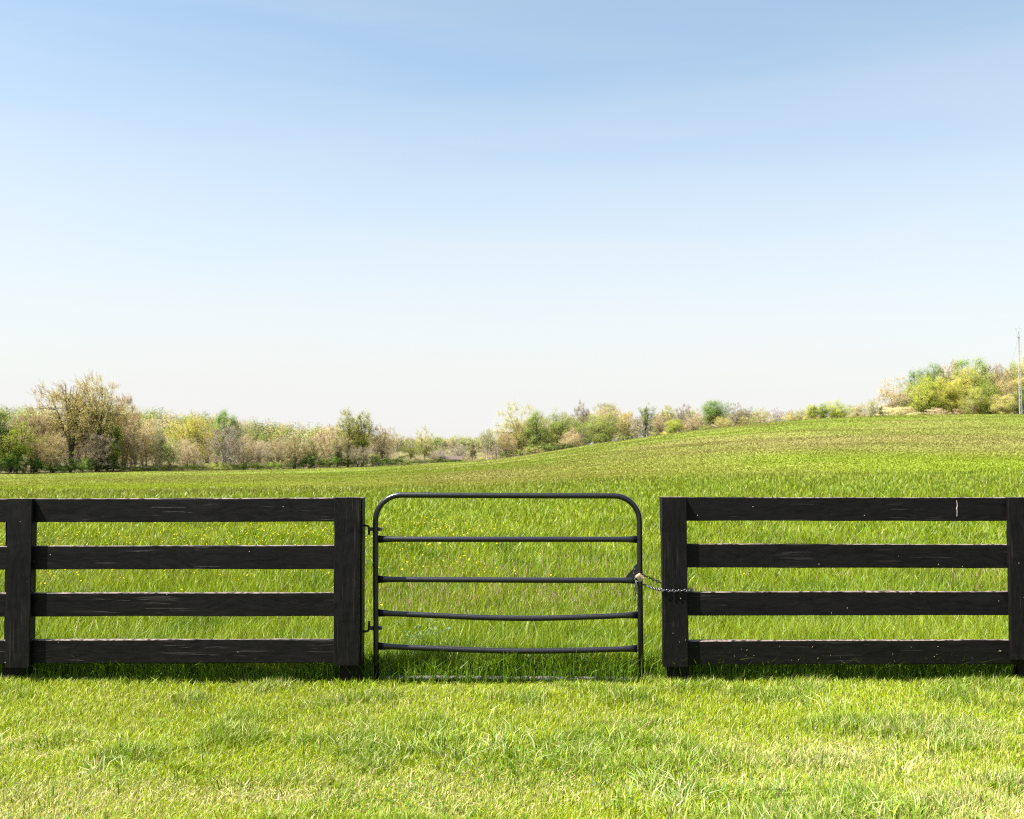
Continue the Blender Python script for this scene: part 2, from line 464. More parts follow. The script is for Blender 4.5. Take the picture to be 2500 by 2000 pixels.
def upright(name, parent, org, top, bot, y0, y1, ch=.004, jit=.0018):
    """top, bot: (x left, x right, row); y0..y1 depth of the board."""
    yc = (y0 + y1) / 2
    a = (at(bot[0], bot[2], y0) + at(bot[1], bot[2], y0)) / 2; b = (at(top[0], top[2], y0) + at(top[1], top[2], y0)) / 2
    hw = (at(top[1], top[2], y0)[0] - at(top[0], top[2], y0)[0]) / 2
    a[1] = b[1] = yc
    V, Fs = beam(a, b, EX, EYv, hw, (y1 - y0) / 2, ch, 24, jit)
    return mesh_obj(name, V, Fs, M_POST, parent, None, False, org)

def foot(px, Y):
    X = at(px, 1600, Y)[0]
    return terrain(np.array([X]), np.array([Y]))[0]

FB = (7.257, 7.2985)                           # face boards
PB = (7.3405, 7.49)                            # posts behind the rails
def board_fence(label, rails, faces, posts, org):
    f = thing('board_fence', label, 'fence', org)
    for r in rails: rail(f, org, *r)
    for t, b in faces: upright('face_board', f, org, t, b, *FB)
    for t, b in posts: upright('post', f, org, t, b, *PB, ch=.008, jit=.003)
    return f

lorg = at(450, 1660, D)
rl = []
for (yl, yr, ye) in (((1217.5, 1275), (1216, 1274), (1218, 1276)), ((1333, 1390.5), (1331.5, 1389.5), (1334, 1391)),
                     ((1448, 1505.5), (1447, 1504.5), (1449, 1507)), ((1562.5, 1621), (1561.5, 1619), (1565, 1623))):
    rl.append((48, 876.5, yl, yr)); rl.append((-760, 46.5, ye, (yl[0] + 1, yl[1] + .5)))
fence_l = board_fence('black four-rail wooden fence whose end post carries the gate hinges', rl,
    [((18.5, 79, 1218), (11.5, 70, 1630)), ((816, 878, 1214.6), (815, 875, 1625)), ((-790, -728, 1218), (-798, -736, 1630))],
    [((14, 69, 1222), (12, 56, 1700)), ((832, 885, 1216), (834, 877, 1700)), ((-786, -740, 1220), (-792, -748, 1700))], lorg)
rorg = at(2050, 1660, D)
rr = []
for (yl, yr) in (((1214.3, 1271.5), (1215, 1272)), ((1328, 1385.5), (1329.5, 1387.5)), ((1446, 1503.7), (1444, 1502)), ((1565, 1623), (1563, 1621.5))):
    rr.append((1618, 2486, yl, yr)); rr.append((2487.5, 3290, yr, (yr[0] + 1, yr[1] + 1)))
fence_r = board_fence('black four-rail wooden fence whose end post holds the locked chain', rr,
    [((1615.5, 1676.5, 1214), (1620.5, 1679, 1628)), ((2462, 2524, 1214.5), (2470, 2532, 1611))],
    [((1616.5, 1672, 1215), (1640, 1675, 1700)), ((2489, 2535, 1216), (2488, 2530, 1700))], rorg)
# pale scrape down the top rail
def streak(parent, org, pts, wd, Y, name='paint_scrape'):
    V = []; P = [at(x, y, Y) for x, y in pts]
    for p, q in zip(P, wd):
        V += [p - EX * q, p + EX * q, p + EX * q + EYv * .004, p - EX * q + EYv * .004]
    k = len(P); Fq = []
    for i in range(k - 1):
        for a, b in ((0, 1), (1, 2), (2, 3), (3, 0)):
            Fq.append((i * 4 + a, i * 4 + b, i * 4 + 4 + b, i * 4 + 4 + a))
    Fs = np.array(Fq + [(3, 2, 1, 0), (k * 4 - 4, k * 4 - 3, k * 4 - 2, k * 4 - 1)])
    return mesh_obj(name, np.array(V), [Fs], M_SCRAPE, parent, None, False, org)
top_rail_r = [c for c in fence_r.children if c.name.startswith('rail')][0]
streak(top_rail_r, rorg, [(2335.5, 1221), (2336.5, 1228), (2337.5, 1234), (2336, 1242), (2337, 1250), (2336.5, 1261)],
       [.0005, .0014, .0020, .0028, .0016, .0005], D - .0035)

# dry clippings stuck to the lower boards of the right fence
rng = np.random.default_rng(21)
g = Geo()
for k in range(23):
    if k < 20: px, py = rng.uniform(1690, 2455), rng.uniform(1570, 1616); Y = D - .003
    else: px, py = rng.uniform(1626, 1674), rng.uniform(1540, 1620); Y = FB[0] - .003
    c = at(px, py, Y); an = rng.normal(1.2, .6); ln = rng.uniform(.002, .007); wd = rng.uniform(.0004, .0010)
    d = np.array([math.cos(an), 0, math.sin(an)]); q = np.array([-d[2], 0, d[0]])
    V = np.array([c - d * ln - q * wd, c - d * ln + q * wd, c + d * ln + q * wd * .4, c + d * ln - q * wd * .4])
    V = np.concatenate([V, V + EYv * .0025])
    g.add(V, [np.array([(0, 1, 2, 3), (7, 6, 5, 4), (0, 4, 5, 1), (1, 5, 6, 2), (2, 6, 7, 3), (3, 7, 4, 0)])], (.50, .42, .28))
tag(g.build('grass_clippings', M_LEAF), 'dry grass clippings stuck to the lowest rail by the chained post', 'clippings', 'stuff')

# ------------------------------------------------------------------ gate
YG = 7.42
gorg = at(1240, 1655, YG)
gate = thing('metal_gate', 'black tubular metal gate with sagging lower bars between two wooden fences', 'gate', gorg)
RT = .0208
rad = 62
path = [at(918.6, 1668, YG), at(918, 1560, YG), at(917.2, 1420, YG), at(917, 1300, YG)]
cx, cy = 917 + rad, 1209 + rad
for a in np.linspace(0, 90, 13): path.append(at(cx - rad * math.cos(math.radians(a)), cy - rad * math.sin(math.radians(a)), YG))
path += [at(1100, 1209.5, YG), at(1300, 1210.5, YG)]
cx2, cy2 = 1561 - rad, 1211 + rad
for a in np.linspace(0, 90, 13): path.append(at(cx2 + rad * math.sin(math.radians(a)), cy2 - rad * math.cos(math.radians(a)), YG))
path += [at(1561.5, 1330, YG), at(1563, 1470, YG), at(1565.5, 1668, YG)]
V, Fs = sweep(path, RT, 16, up=(0, 1, 0))
mesh_obj('frame', V, Fs, M_GATE, gate, None, True, gorg)
def gate_bar(rows, x0=924, x1=1556.5, r=.0205):
    xs = np.linspace(x0, x1, 33)
    ysr = np.interp(xs, np.linspace(x0, x1, len(rows)), rows)
    ysr = np.convolve(np.pad(ysr, 5, mode='reflect', reflect_type='odd'), np.ones(11) / 11, 'same')[5:-5]
    P = [at(x, y, YG) for x, y in zip(xs, ysr)]
    e = np.minimum(xs - x0, x1 - xs); fl = 1 - smooth(e / 34)
    V, Fs = sweep(P, r, 14, sx=1 + .42 * fl, sy=1 - .5 * fl, up=(0, 1, 0))
    mesh_obj('bar', V, Fs, M_GATE, gate, None, True, gorg)
gate_bar([1316.5, 1317, 1317, 1317, 1317])
gate_bar([1414.5, 1415.5, 1416.5, 1417, 1417])
gate_bar([1496.5, 1504, 1511, 1508.5, 1501.5])
gate_bar([1577.5, 1584.5, 1590.5, 1589, 1583.5])
P = [at(x, y, YG) for x, y in zip(np.linspace(924, 1558, 20), np.interp(np.linspace(924, 1558, 20), [924, 1100, 1300, 1558], [1655, 1655.5, 1657, 1659]))]
V, Fs = sweep(P, .0195, 12); mesh_obj('bar', V, Fs, mat_plain('scuffed_bar', (.085, .075, .072), .5, 0, .5, .2, 60, .5), gate, None, True, gorg)['label'] = 'scuffed bottom bar lying in the grass'
# hinges: clamp + bolt on the gate, hook screwed into the post
post_l = [c for c in fence_l.children if c.name.startswith('post')][1]
def cyl(p0, p1, r, n=14):
    V, Fs = sweep([p0, (np.asarray(p0) + p1) / 2, p1], r, n, up=(.1, .9, .3)); return V, Fs
def rbox(x0, x1, z0, z1, y0, y1, ch=.002):
    a = np.array([x0, (y0 + y1) / 2, (z0 + z1) / 2]); b = np.array([x1, (y0 + y1) / 2, (z0 + z1) / 2])
    return beam(a, b, EYv, EZ, (y1 - y0) / 2, (z1 - z0) / 2, ch, 2, 0)
for row, upsgn in ((1292, -1), (1533.5, 1)):
    c = at(917.5, row, YG)
    g = Geo()
    V, Fs = sweep([c - EZ * .0135, c + EZ * 0, c + EZ * .0135], RT + .004, 18, up=(0, 1, 0)); g.add(V, Fs)
    xl = at(901, row, YG)[0]
    V, Fs = rbox(xl, c[0], c[2] - .0135, c[2] + .0135, YG - .012, YG - .004); g.add(V, Fs)
    V, Fs = rbox(xl, c[0], c[2] - .0135, c[2] + .0135, YG + .004, YG + .012); g.add(V, Fs)
    xr = at(932, row, YG)[0]
    V, Fs = rbox(c[0] + .02, xr, c[2] - .0135, c[2] + .0135, YG - .012, YG - .003); g.add(V, Fs)
    V, Fs = rbox(c[0] + .02, xr, c[2] - .0135, c[2] + .0135, YG + .003, YG + .012); g.add(V, Fs)
    cl = g.build('hinge_clamp', M_IRON, gate, False, gorg)
    V, Fs = cyl(np.array([at(930, row, YG)[0], YG - .024, c[2]]), np.array([at(930, row, YG)[0], YG + .02, c[2]]), .0125, 6)
    mesh_obj('bolt', V, Fs, M_IRON, cl, None, False, gorg)
    # hook
    hx = at(901, row, YG)[0]
    zt = c[2] + (.028 if upsgn < 0 else -.026)
    pz = c[2] - (.042 if upsgn < 0 else -.052)
    P = [np.array([at(884, row, YG)[0], YG, zt]), np.array([hx - .025, YG, zt + .001 * upsgn]), np.array([hx - .010, YG, zt + .004 * upsgn]),
         np.array([hx - .002, YG, zt + .012 * upsgn]), np.array([hx, YG, zt + .022 * upsgn]), np.array([hx, YG, c[2]]), np.array([hx, YG, pz])]
    V, Fs = sweep(P, .0085, 12, up=(0, 1, 0))
    mesh_obj('hinge_hook', V, Fs, M_IRON, post_l, None, True, lorg)
# triangular chain-latch plate in the corner of the middle bar and the right upright
tri = [(1527, 1411), (1532, 1403), (1541, 1393), (1545, 1391), (1549, 1383), (1554, 1377), (1557, 1380), (1557, 1416), (1535, 1413)]
g = Geo()
A = np.array([at(x, y, YG - .006) for x, y in tri]); B = A + EYv * .008
k = len(tri); q = np.arange(k)
g.add(np.concatenate([A, B]), [q[None, ::-1], (q + k)[None, :], np.stack([q, (q + 1) % k, (q + 1) % k + k, q + k], -1)])
pl = g.build('latch_plate', M_IRON, gate, False, gorg)
for x, y in ((1546.5, 1399), (1549, 1389)):
    c = at(x, y, YG); V, Fs = cyl(c - EYv * .009, c + EYv * .006, .004, 6); mesh_obj('bolt', V, Fs, M_STEEL, pl, None, False, gorg)

# ------------------------------------------------------------------ chain and padlock
def chain_links(path, pitch=.0215, L=.0315, Wd=.0215, r=.0034, twist0=0.):
    P = np.array(path); seg = np.linalg.norm(np.diff(P, axis=0), axis=1); s = np.concatenate([[0], np.cumsum(seg)])
    n = int(s[-1] / pitch); g = Geo()
    for k in range(n):
        sc_ = (k + .5) * pitch
        c = np.array([np.interp(sc_, s, P[:, i]) for i in range(3)])
        c2 = np.array([np.interp(min(sc_ + .008, s[-1]), s, P[:, i]) for i in range(3)]); c1 = np.array([np.interp(max(sc_ - .008, 0), s, P[:, i]) for i in range(3)])
        t = nrm(c2 - c1); ref = EYv if abs(t[1]) < .9 else EZ
        a = nrm(np.cross(t, ref)); b = np.cross(t, a)
        tw = twist0 + (k % 2) * math.pi / 2 + math.sin(k * 2.1) * .25
        wv = a * math.cos(tw) + b * math.sin(tw)
        hl = L / 2 - Wd / 2; ww = Wd / 2 - r; pts = []
        for an in np.linspace(-90, 90, 6): pts.append(c + t * (hl + ww * math.cos(math.radians(an))) + wv * ww * math.sin(math.radians(an)))
        for an in np.linspace(90, 270, 6): pts.append(c + t * (-hl + ww * math.cos(math.radians(an))) + wv * ww * math.sin(math.radians(an)))
        V, Fs = sweep(pts, r, 6, up=np.cross(t, wv), closed=True); g.add(V, Fs)
    return g
loop = [(1553, 1420, 7.388), (1556, 1423, 7.455), (1563, 1425, 7.462), (1571, 1427.5, 7.45), (1580, 1431, 7.41), (1592, 1435.5, 7.35), (1604, 1439, 7.29), (1613, 1440.6, 7.252),
        (1620, 1441.5, 7.246), (1640, 1443, 7.246), (1660, 1443, 7.246), (1676, 1441.5, 7.246), (1684, 1443.5, 7.262), (1688, 1442.5, 7.33), (1690, 1440, 7.40),
        (1688, 1440, 7.50), (1670, 1436, 7.515), (1640, 1431, 7.515), (1614, 1423.5, 7.50), (1600, 1417, 7.48), (1586, 1411, 7.46), (1572, 1405, 7.45),
        (1560, 1402, 7.456), (1552, 1405, 7.44), (1551, 1412, 7.39)]
g = chain_links([at(*p) for p in loop])
tail = chain_links([at(*p) for p in [(1552.5, 1424, 7.386), (1550.5, 1436, 7.384), (1551.5, 1448, 7.385), (1550.5, 1470, 7.385)]], twist0=.6)
g.add(np.concatenate(tail.V), [np.concatenate(v) for v in tail.F.values()])
tag(g.build('chain', M_CHAIN, None, True), 'steel link chain looped around the right fence post and the gate', 'chain')
pc = at(1562.5, 1410, 7.362)
plock = thing('padlock', 'tan combination padlock hanging on the chain against the gate upright', 'padlock', pc)
nv = nrm(np.array([.60, -.60, .50])); wv = np.array([.62, 0.05, -.78]); wv = nrm(wv - nv * wv.dot(nv)); tv = np.cross(nv, wv)
def oval(h, s, n=28):
    an = np.arange(n) * 2 * math.pi / n
    cx_, sx_ = np.cos(an), np.sin(an)
    return pc + nv * h + np.outer(np.sign(cx_) * np.abs(cx_) ** .55 * .0300 * s, wv) + np.outer(np.sign(sx_) * np.abs(sx_) ** .7 * .0135 * s, tv)
rings = [oval(-.021, .86), oval(-.0195, .95), oval(-.017, 1), oval(.017, 1), oval(.0195, .96), oval(.021, .88), oval(.0205, .76), oval(.0185, .74)]
V = np.concatenate(rings); k = np.arange(28); k2 = (k + 1) % 28
Fs = [np.concatenate([np.stack([i * 28 + k, i * 28 + k2, i * 28 + 28 + k2, i * 28 + 28 + k], -1) for i in range(len(rings) - 1)]), k[None, ::-1], (len(rings) - 1) * 28 + k[None, :]]
body = mesh_obj('body', V, Fs, M_BRASS, plock, None, False, pc)
for q in (-.0165, -.0055, .0055, .0165):
    c = pc + nv * .0165 + wv * q
    V, Fs = sweep([c - wv * .0042, c - wv * .003, c + wv * .003, c + wv * .0042], [.0058, .0066, .0066, .0058], 10, up=nv)
    mesh_obj('dial', V, Fs, M_COPPER, plock, None, False, pc)
sp = []
for h in (-.018, -.026, -.034): sp.append(pc + nv * h - wv * .0165)
for a in np.linspace(20, 160, 7): sp.append(pc + nv * (-.034 - .0165 * math.sin(math.radians(a))) - wv * .0165 * math.cos(math.radians(a)))
for h in (-.034, -.026, -.018): sp.append(pc + nv * h + wv * .0165)
V, Fs = sweep(sp, .0040, 10, up=tv); mesh_obj('shackle', V, Fs, M_STEEL, plock, None, True, pc)

# ------------------------------------------------------------------ grass
def blades(name, P, h, wd, yaw, lean, dirv, col, tipcol=None, mat=None, label=None, cat='grass', droop=.5):
    """Blades as five-point curved strips. yaw: facing; dirv: bearing of the lean; lean: horizontal reach / height."""
    N = len(P); wx = np.stack([np.cos(yaw), np.sin(yaw), np.zeros(N)], -1) * (wd / 2)[:, None]
    ld = np.stack([np.cos(dirv), np.sin(dirv), np.zeros(N)], -1)
    up = np.array([0, 0, 1.])
    mid = P + up * (h * .58)[:, None] + ld * (h * lean * .30)[:, None]
    tip = P + up * (h * (1 - droop * np.minimum(lean, 1.2) * .35))[:, None] + ld * (h * lean)[:, None]
    V = np.stack([P - wx, P + wx, mid - wx * .8, mid + wx * .8, tip], 1)
    b = (np.arange(N) * 5)[:, None]
    Fq = b + np.array([[0, 1, 3, 2]]); Ft = b + np.array([[2, 3, 4]])
    if tipcol is None: tipcol = col
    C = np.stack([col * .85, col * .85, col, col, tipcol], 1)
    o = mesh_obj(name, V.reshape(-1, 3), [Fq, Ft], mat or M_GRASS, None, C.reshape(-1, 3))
    return tag(o, label, cat, 'stuff')

def jitcol(base, rng, s=.16, hue=.07):
    N = len(base)
    return np.clip(base * np.exp(rng.normal(0, s, (N, 1))) * np.exp(rng.normal(0, hue, (N, 3))), .004, .8)

# mown verge in front of the fence
rng = np.random.default_rng(11)
N = 400000
Yl = 1 / rng.uniform(1 / 7.52, 1 / 3.75, N) ; Yl = np.where(rng.random(N) < .35, rng.uniform(3.75, 7.52, N), Yl)
Xl = rng.uniform(-.62, .62, N) * Yl
# clumping
cl = rng.random(N) < .5
Xl = np.where(cl, np.round(Xl / .06) * .06 + rng.normal(0, .016, N) + (vnoise(Xl * 40, Yl * 40) - .5) * .05, Xl)
Yl = np.where(cl, np.round(Yl / .05) * .05 + rng.normal(0, .014, N) + (vnoise(Xl * 37 + 9, Yl * 37) - .5) * .05, Yl)
Zl = terrain(Xl, Yl)
n1 = fbm(Xl * 1.1, Yl * 1.6, 4); n2 = fbm(Xl * 2.3 + 31, Yl * 2.9 + 7, 4); n3 = fbm(Xl * .7 + 77, Yl * 1.4 + 3, 3)
near = smooth((6.1 - Yl) / 1.5)
straw = np.clip((n1 - .48) * 5, 0, 1) * (.25 + .75 * near)
for sx_, sy_, sr_, sw_ in ((120, 1975, .42, 1.), (560, 1950, .3, .5), (1180, 1930, .35, .55), (2050, 1860, .5, .75), (2330, 1800, .35, .6), (2440, 1985, .4, .8)):
    q_ = at(sx_, sy_, 1.); k_ = EYE / (EYE - q_[2]); q_ = np.array([q_[0] * k_, k_])
    straw = np.maximum(straw, sw_ * np.clip(1.5 - np.hypot((Xl - q_[0]) * .8, (Yl - q_[1]) * 1.3) / sr_ * (.6 + .8 * n2), 0, 1))
straw = np.maximum(straw, np.clip((n3 - .48) * 6, 0, 1) * near * .9)
lush = np.clip((n2 - .52) * 6, 0, 1)
h = rng.uniform(.030, .062, N) * (1 + .8 * lush) * (1 - .25 * straw)
h *= np.where(Yl > 7.12, 1 - .45 * smooth((Yl - 7.12) / .2) * ((Xl > -.85) & (Xl < .95)), 1)
wd = rng.uniform(.0026, .0044, N)
A_ = np.array([.235, .298, .011]); B_ = np.array([.080, .150, .010]); C_ = np.array([.44, .41, .17])
col = A_ * (1 - lush[:, None] * .7) + B_ * lush[:, None] * .7
st = (rng.random(N) < straw * .46 + .04)[:, None]
col = np.where(st, C_, col)
pale = (rng.random(N) < .16)[:, None]
col = np.where(pale & ~st, np.array([.42, .45, .16]), col)
wind = (fbm(Xl * .9 + 5, Yl * .9, 2) - .5) * 4 + .2
dirv = np.where(rng.random(N) < .28, wind + rng.normal(0, .7, N), rng.uniform(0, 6.28, N))
lean = np.abs(rng.normal(.40, .35, N))
blades('mown_grass', np.stack([Xl, Yl, Zl], -1), h, wd, rng.uniform(0, 6.28, N), lean, dirv, jitcol(col, rng), None, None,
       'bright short mown grass with dry straw patches in front of the fence')

# coarse broad-bladed tufts in the verge
T = 480
ty = 1 / rng.uniform(1 / 6.6, 1 / 3.9, T); tx = rng.uniform(-.6, .6, T) * ty
hot = rng.choice(12, T); hy = 1 / rng.uniform(1 / 5.9, 1 / 4.0, 12); hx = rng.uniform(-.55, .55, 12) * hy
gather = rng.random(T) < .6
tx = np.where(gather, hx[hot] + rng.normal(0, .22, T), tx); ty = np.where(gather, hy[hot] + rng.normal(0, .16, T), ty)
nb = rng.integers(5, 18, T); ti = np.repeat(np.arange(T), nb); N = len(ti)
Px = tx[ti] + rng.normal(0, .05, N); Py = np.maximum(ty[ti] + rng.normal(0, .05, N), 3.6)
dv = np.arctan2(Py - ty[ti], Px - tx[ti]) + rng.normal(0, .5, N)
tc_ = np.where((rng.random(T) < .25)[:, None], np.array([.34, .38, .16]), np.where((rng.random(T) < .55)[:, None], np.array([.085, .155, .012]), np.array([.20, .27, .03])))
blades('coarse_grass', np.stack([Px, Py, terrain(Px, Py)], -1), rng.uniform(.06, .135, N), rng.uniform(.0045, .008, N), dv + 1.57 + rng.normal(0, .5, N),
       np.abs(rng.normal(.7, .35, N)), dv, jitcol(tc_[ti], rng, .2), None, None, 'coarse tufts of broad-bladed grass scattered through the mown verge')

# straw litter lying flat
N = 26000
Yl = 1 / rng.uniform(1 / 6.0, 1 / 3.8, N); Xl = rng.uniform(-.6, .6, N) * Yl
keep = rng.random(N) < np.clip((fbm(Xl * 1.1, Yl * 1.6, 4) - .46) * 5, 0.03, 1)
Xl, Yl = Xl[keep], Yl[keep]; N = len(Xl)
blades('straw_litter', np.stack([Xl, Yl, terrain(Xl, Yl) + .012], -1), rng.uniform(.012, .03, N), rng.uniform(.003, .0055, N), rng.uniform(0, 6.28, N), rng.uniform(1.5, 4, N),
       rng.uniform(0, 6.28, N), jitcol(np.tile([.52, .44, .24], (N, 1)), rng, .2), None, None, 'pale dry straw lying in the bare patches of the verge', droop=.3)

# clover and broad weeds in the verge
def leaflets(name, P, s, col, rng, label, mat=None):
    N = len(P); th = rng.uniform(0, 6.28, N); til = rng.normal(0, .45, (N, 2))
    a = nrm(np.stack([np.cos(th), np.sin(th), til[:, 0]], -1)); b = nrm(np.stack([-np.sin(th), np.cos(th), til[:, 1]], -1))
    V = np.stack([P - a * s[:, None], P - b * s[:, None] * .7, P + a * s[:, None], P + b * s[:, None] * .7], 1).reshape(-1, 3)
    Fq = (np.arange(N) * 4)[:, None] + np.arange(4)[None]
    return tag(mesh_obj(name, V, [Fq], mat or M_LEAF, None, np.repeat(col, 4, 0)), label, 'weeds', 'stuff')
N = 26000
Yl = 1 / rng.uniform(1 / 6.6, 1 / 3.8, N); Xl = rng.uniform(-.6, .6, N) * Yl
keep = rng.random(N) < np.clip((fbm(Xl * 1.9 + 61, Yl * 2.2 + 13, 3) - .54) * 9, 0, 1)
Xl, Yl = Xl[keep], Yl[keep]; N = len(Xl)
leaflets('clover', np.stack([Xl, Yl, terrain(Xl, Yl) + rng.uniform(.02, .05, N)], -1), rng.uniform(.005, .011, N), jitcol(np.tile([.075, .16, .02], (N, 1)), rng, .25), rng,
         'dark green clover patches in the mown verge')

# meadow behind the fence, level of detail falling with distance
def meadow(name, y0, y1, N, hh, wk, seed, label, spread='inv', xr=.62, wmin=.004):
    rng = np.random.default_rng(seed)
    if spread == 'inv': Y = 1 / rng.uniform(1 / y1, 1 / y0, N)
    else: Y = np.exp(rng.uniform(math.log(y0), math.log(y1), N))
    X = rng.uniform(-xr, xr, N) * Y
    px = X / Y * F + 1250
    ok = Y < edge_dist(px) - 1
    X, Y = X[ok], Y[ok]; N = len(X)
    n1 = fbm(X * .8 + 13, Y * .6, 3); n2 = fbm(X * 1.7, Y * 1.3 + 50, 3)
    h = rng.uniform(*hh, N) * (.65 + .8 * n1)
    wd = np.maximum(wmin, wk * Y) * rng.uniform(.7, 1.3, N)
    c = field_col(X, Y)
    deep = np.clip((n2 - .5) * 4, 0, 1)[:, None] * smooth((45 - Y) / 30)[:, None]
    c = c * (1 - .55 * deep) + G_DEEP * .55 * deep
    pale = (rng.random(N) < .055 * smooth((50 - Y) / 30))[:, None]; c = np.where(pale, np.array([.30, .33, .11]), c)
    c = jitcol(c, rng, .22 if y0 < 40 else .08, .07 if y0 < 40 else .025)
    tip = c * 1.05
    wind = (fbm(X * .5 + 5, Y * .5, 2) - .5) * 3 + .1
    dirv = np.where(rng.random(N) < .3, wind + rng.normal(0, .8, N), rng.uniform(0, 6.28, N))
    return blades(name, np.stack([X, Y, terrain(X, Y)], -1), h, wd, rng.normal(0, .9 if y0 < 40 else .3, N), np.abs(rng.normal(.30 if y0 < 40 else 1.5, .25, N)), dirv, c, tip, M_GRASS if y0 < 40 else M_FAR, label)
meadow('meadow_grass', 7.46, 16, 230000, (.10, .27), .00052, 31, 'tall lush meadow grass just behind the fence and gate')
meadow('meadow_grass', 16, 48, 200000, (.13, .30), .00075, 32, 'middle stretch of meadow grass seen over the fence rails', wmin=.006)
meadow('meadow_grass', 48, 262, 330000, (.04, .09), .0007, 33, 'far field of olive and brown grass climbing to the hill crest', spread='log')

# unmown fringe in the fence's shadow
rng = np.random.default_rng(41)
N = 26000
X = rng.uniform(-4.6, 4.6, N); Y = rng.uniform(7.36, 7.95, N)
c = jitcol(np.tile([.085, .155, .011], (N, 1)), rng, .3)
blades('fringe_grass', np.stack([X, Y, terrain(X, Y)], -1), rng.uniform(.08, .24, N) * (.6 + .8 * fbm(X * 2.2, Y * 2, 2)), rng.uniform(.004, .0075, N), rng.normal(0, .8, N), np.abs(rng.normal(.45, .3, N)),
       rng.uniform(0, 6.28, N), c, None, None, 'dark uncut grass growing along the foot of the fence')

# longer blades left by the mower at the line of the posts
N = 5200
X = rng.uniform(-4.4, 4.4, N); Y = rng.uniform(7.16, 7.36, N)
for q_, fx in enumerate((45, 858, 1654, 2500)):                    # thicker round the feet of the posts
    X[q_ * 420:(q_ + 1) * 420] = at(fx, 1660, 7.28)[0] + rng.normal(0, .10, 420)
keep = rng.random(N) < np.clip((fbm(X * 3.1, Y * 2 + 33, 3) - .38) * 4, .08, 1) * np.where((X > -.9) & (X < .95), .35, 1) + 1.0 * (np.arange(N) < 1680); X, Y = X[keep], Y[keep]; N = len(X)
blades('fringe_grass', np.stack([X, Y, terrain(X, Y)], -1), rng.uniform(.03, .095, N), rng.uniform(.0035, .006, N), rng.uniform(0, 6.28, N), np.abs(rng.normal(.6, .35, N)),
       rng.uniform(0, 6.28, N), jitcol(np.tile([.20, .27, .02], (N, 1)), rng, .3), None, None, 'sunlit longer blades left standing along the foot of posts and gate')

# brown seed heads
N = 5200
Y = 1 / rng.uniform(1 / 30, 1 / 8.6, N); X = rng.uniform(-.6, .6, N) * Y
keep = rng.random(N) < np.clip((fbm(X * .7 + 90, Y * .5 + 4, 3) - .45) * 5, .04, 1); X, Y = X[keep], Y[keep]; N = len(X)
g = Geo()
z = terrain(X, Y); hs = rng.uniform(.22, .40, N)
P0 = np.stack([X, Y, z], -1); P1 = P0 + np.stack([rng.normal(0, .04, N), rng.normal(0, .04, N), hs], -1)
V, Fq = tubes(P0, P1, np.full(N, .0012), np.full(N, .001), 3); g.add(V, [Fq], (.22, .20, .07))
V, Fq = tubes(P1 - (P1 - P0) * .05, P1 + (P1 - P0) * .12, rng.uniform(.0025, .0045, N), np.full(N, .001), 4); g.add(V, [Fq], (.33, .27, .15))
tag(g.build('seed_heads', M_GRASS), 'brown seed heads rising above the meadow grass', 'seed heads', 'stuff')

# yellow buttercups
Y = np.concatenate([1 / rng.uniform(1 / 22, 1 / 11.5, 420), rng.normal(17, 1.4, 260), rng.normal(19.5, 1.3, 160), 1 / rng.uniform(1 / 40, 1 / 9, 90)])
px = np.concatenate([rng.uniform(60, 1260, 420), rng.uniform(80, 830, 260), rng.normal(1080, 60, 160), rng.uniform(0, 2500, 90)])
Y = np.clip(Y, 9, 60); X = (px - 1250) / F * Y; N = len(X)
P = np.stack([X, Y, terrain(X, Y) + rng.uniform(.20, .33, N)], -1)
o = leaflets('buttercups', np.concatenate([P, P + rng.normal(0, .006, P.shape)]), rng.uniform(.006, .013, 2 * N), jitcol(np.tile([.72, .58, .03], (2 * N, 1)), rng, .1, .02), rng,
         'yellow buttercup flowers dotted across the meadow behind the fence', M_PETAL)
o['category'] = 'flowers'
# pale flower specks further out
N = 60
Y = np.exp(rng.uniform(math.log(75), math.log(200), N)); px = rng.uniform(0, 1900, N); X = (px - 1250) / F * Y
P = np.stack([X, Y, terrain(X, Y) + .33], -1)
o = leaflets('white_flowers', P, rng.uniform(.03, .08, N), jitcol(np.tile([.50, .54, .38], (N, 1)), rng, .1, .03), rng, 'pale flower heads speckled over the distant field', M_PETAL)
o['category'] = 'flowers'

# leafy weed seen through the lower gate bars
rng = np.random.default_rng(51)
wx = at(1030, 1545, 8.3); org = np.array([wx[0], 8.3, terrain(np.array([wx[0]]), np.array([8.3]))[0]])
weed = thing('leafy_weed', 'bluish leafy weed in the meadow behind the fourth gate bar', 'plant', org)
S0, S1, LV = [], [], []
for k in range(16):
    a = rng.uniform(0, 6.28); e = org + np.array([math.cos(a) * rng.uniform(.05, .24), math.sin(a) * .12, rng.uniform(.18, .36)])
    S0.append(org + rng.normal(0, .01, 3) * [1, 1, 0]); S1.append(e)
    for t in np.linspace(.3, 1, 9): LV.append(org + (e - org) * t + rng.normal(0, .02, 3))
V, Fq = tubes(S0, S1, np.full(16, .003), np.full(16, .0015), 4); g = Geo(); g.add(V, [Fq], (.10, .16, .06)); g.build('stem', M_LEAF, weed, False, org)
LV = np.array(LV); N = len(LV); th = rng.uniform(0, 6.28, N)
a = nrm(np.stack([np.cos(th), np.sin(th), rng.normal(.1, .4, N)], -1)); b = nrm(np.cross(a, rng.normal(0, 1, (N, 3)))); s = rng.uniform(.014, .028, N)[:, None]
V = np.stack([LV - a * s, LV - b * s * .5, LV + a * s, LV + b * s * .5], 1).reshape(-1, 3)
mesh_obj('foliage', V, [(np.arange(N) * 4)[:, None] + np.arange(4)[None]], M_LEAF, weed, np.repeat(jitcol(np.tile([.16, .23, .11], (N, 1)), rng), 4, 0), False, org)

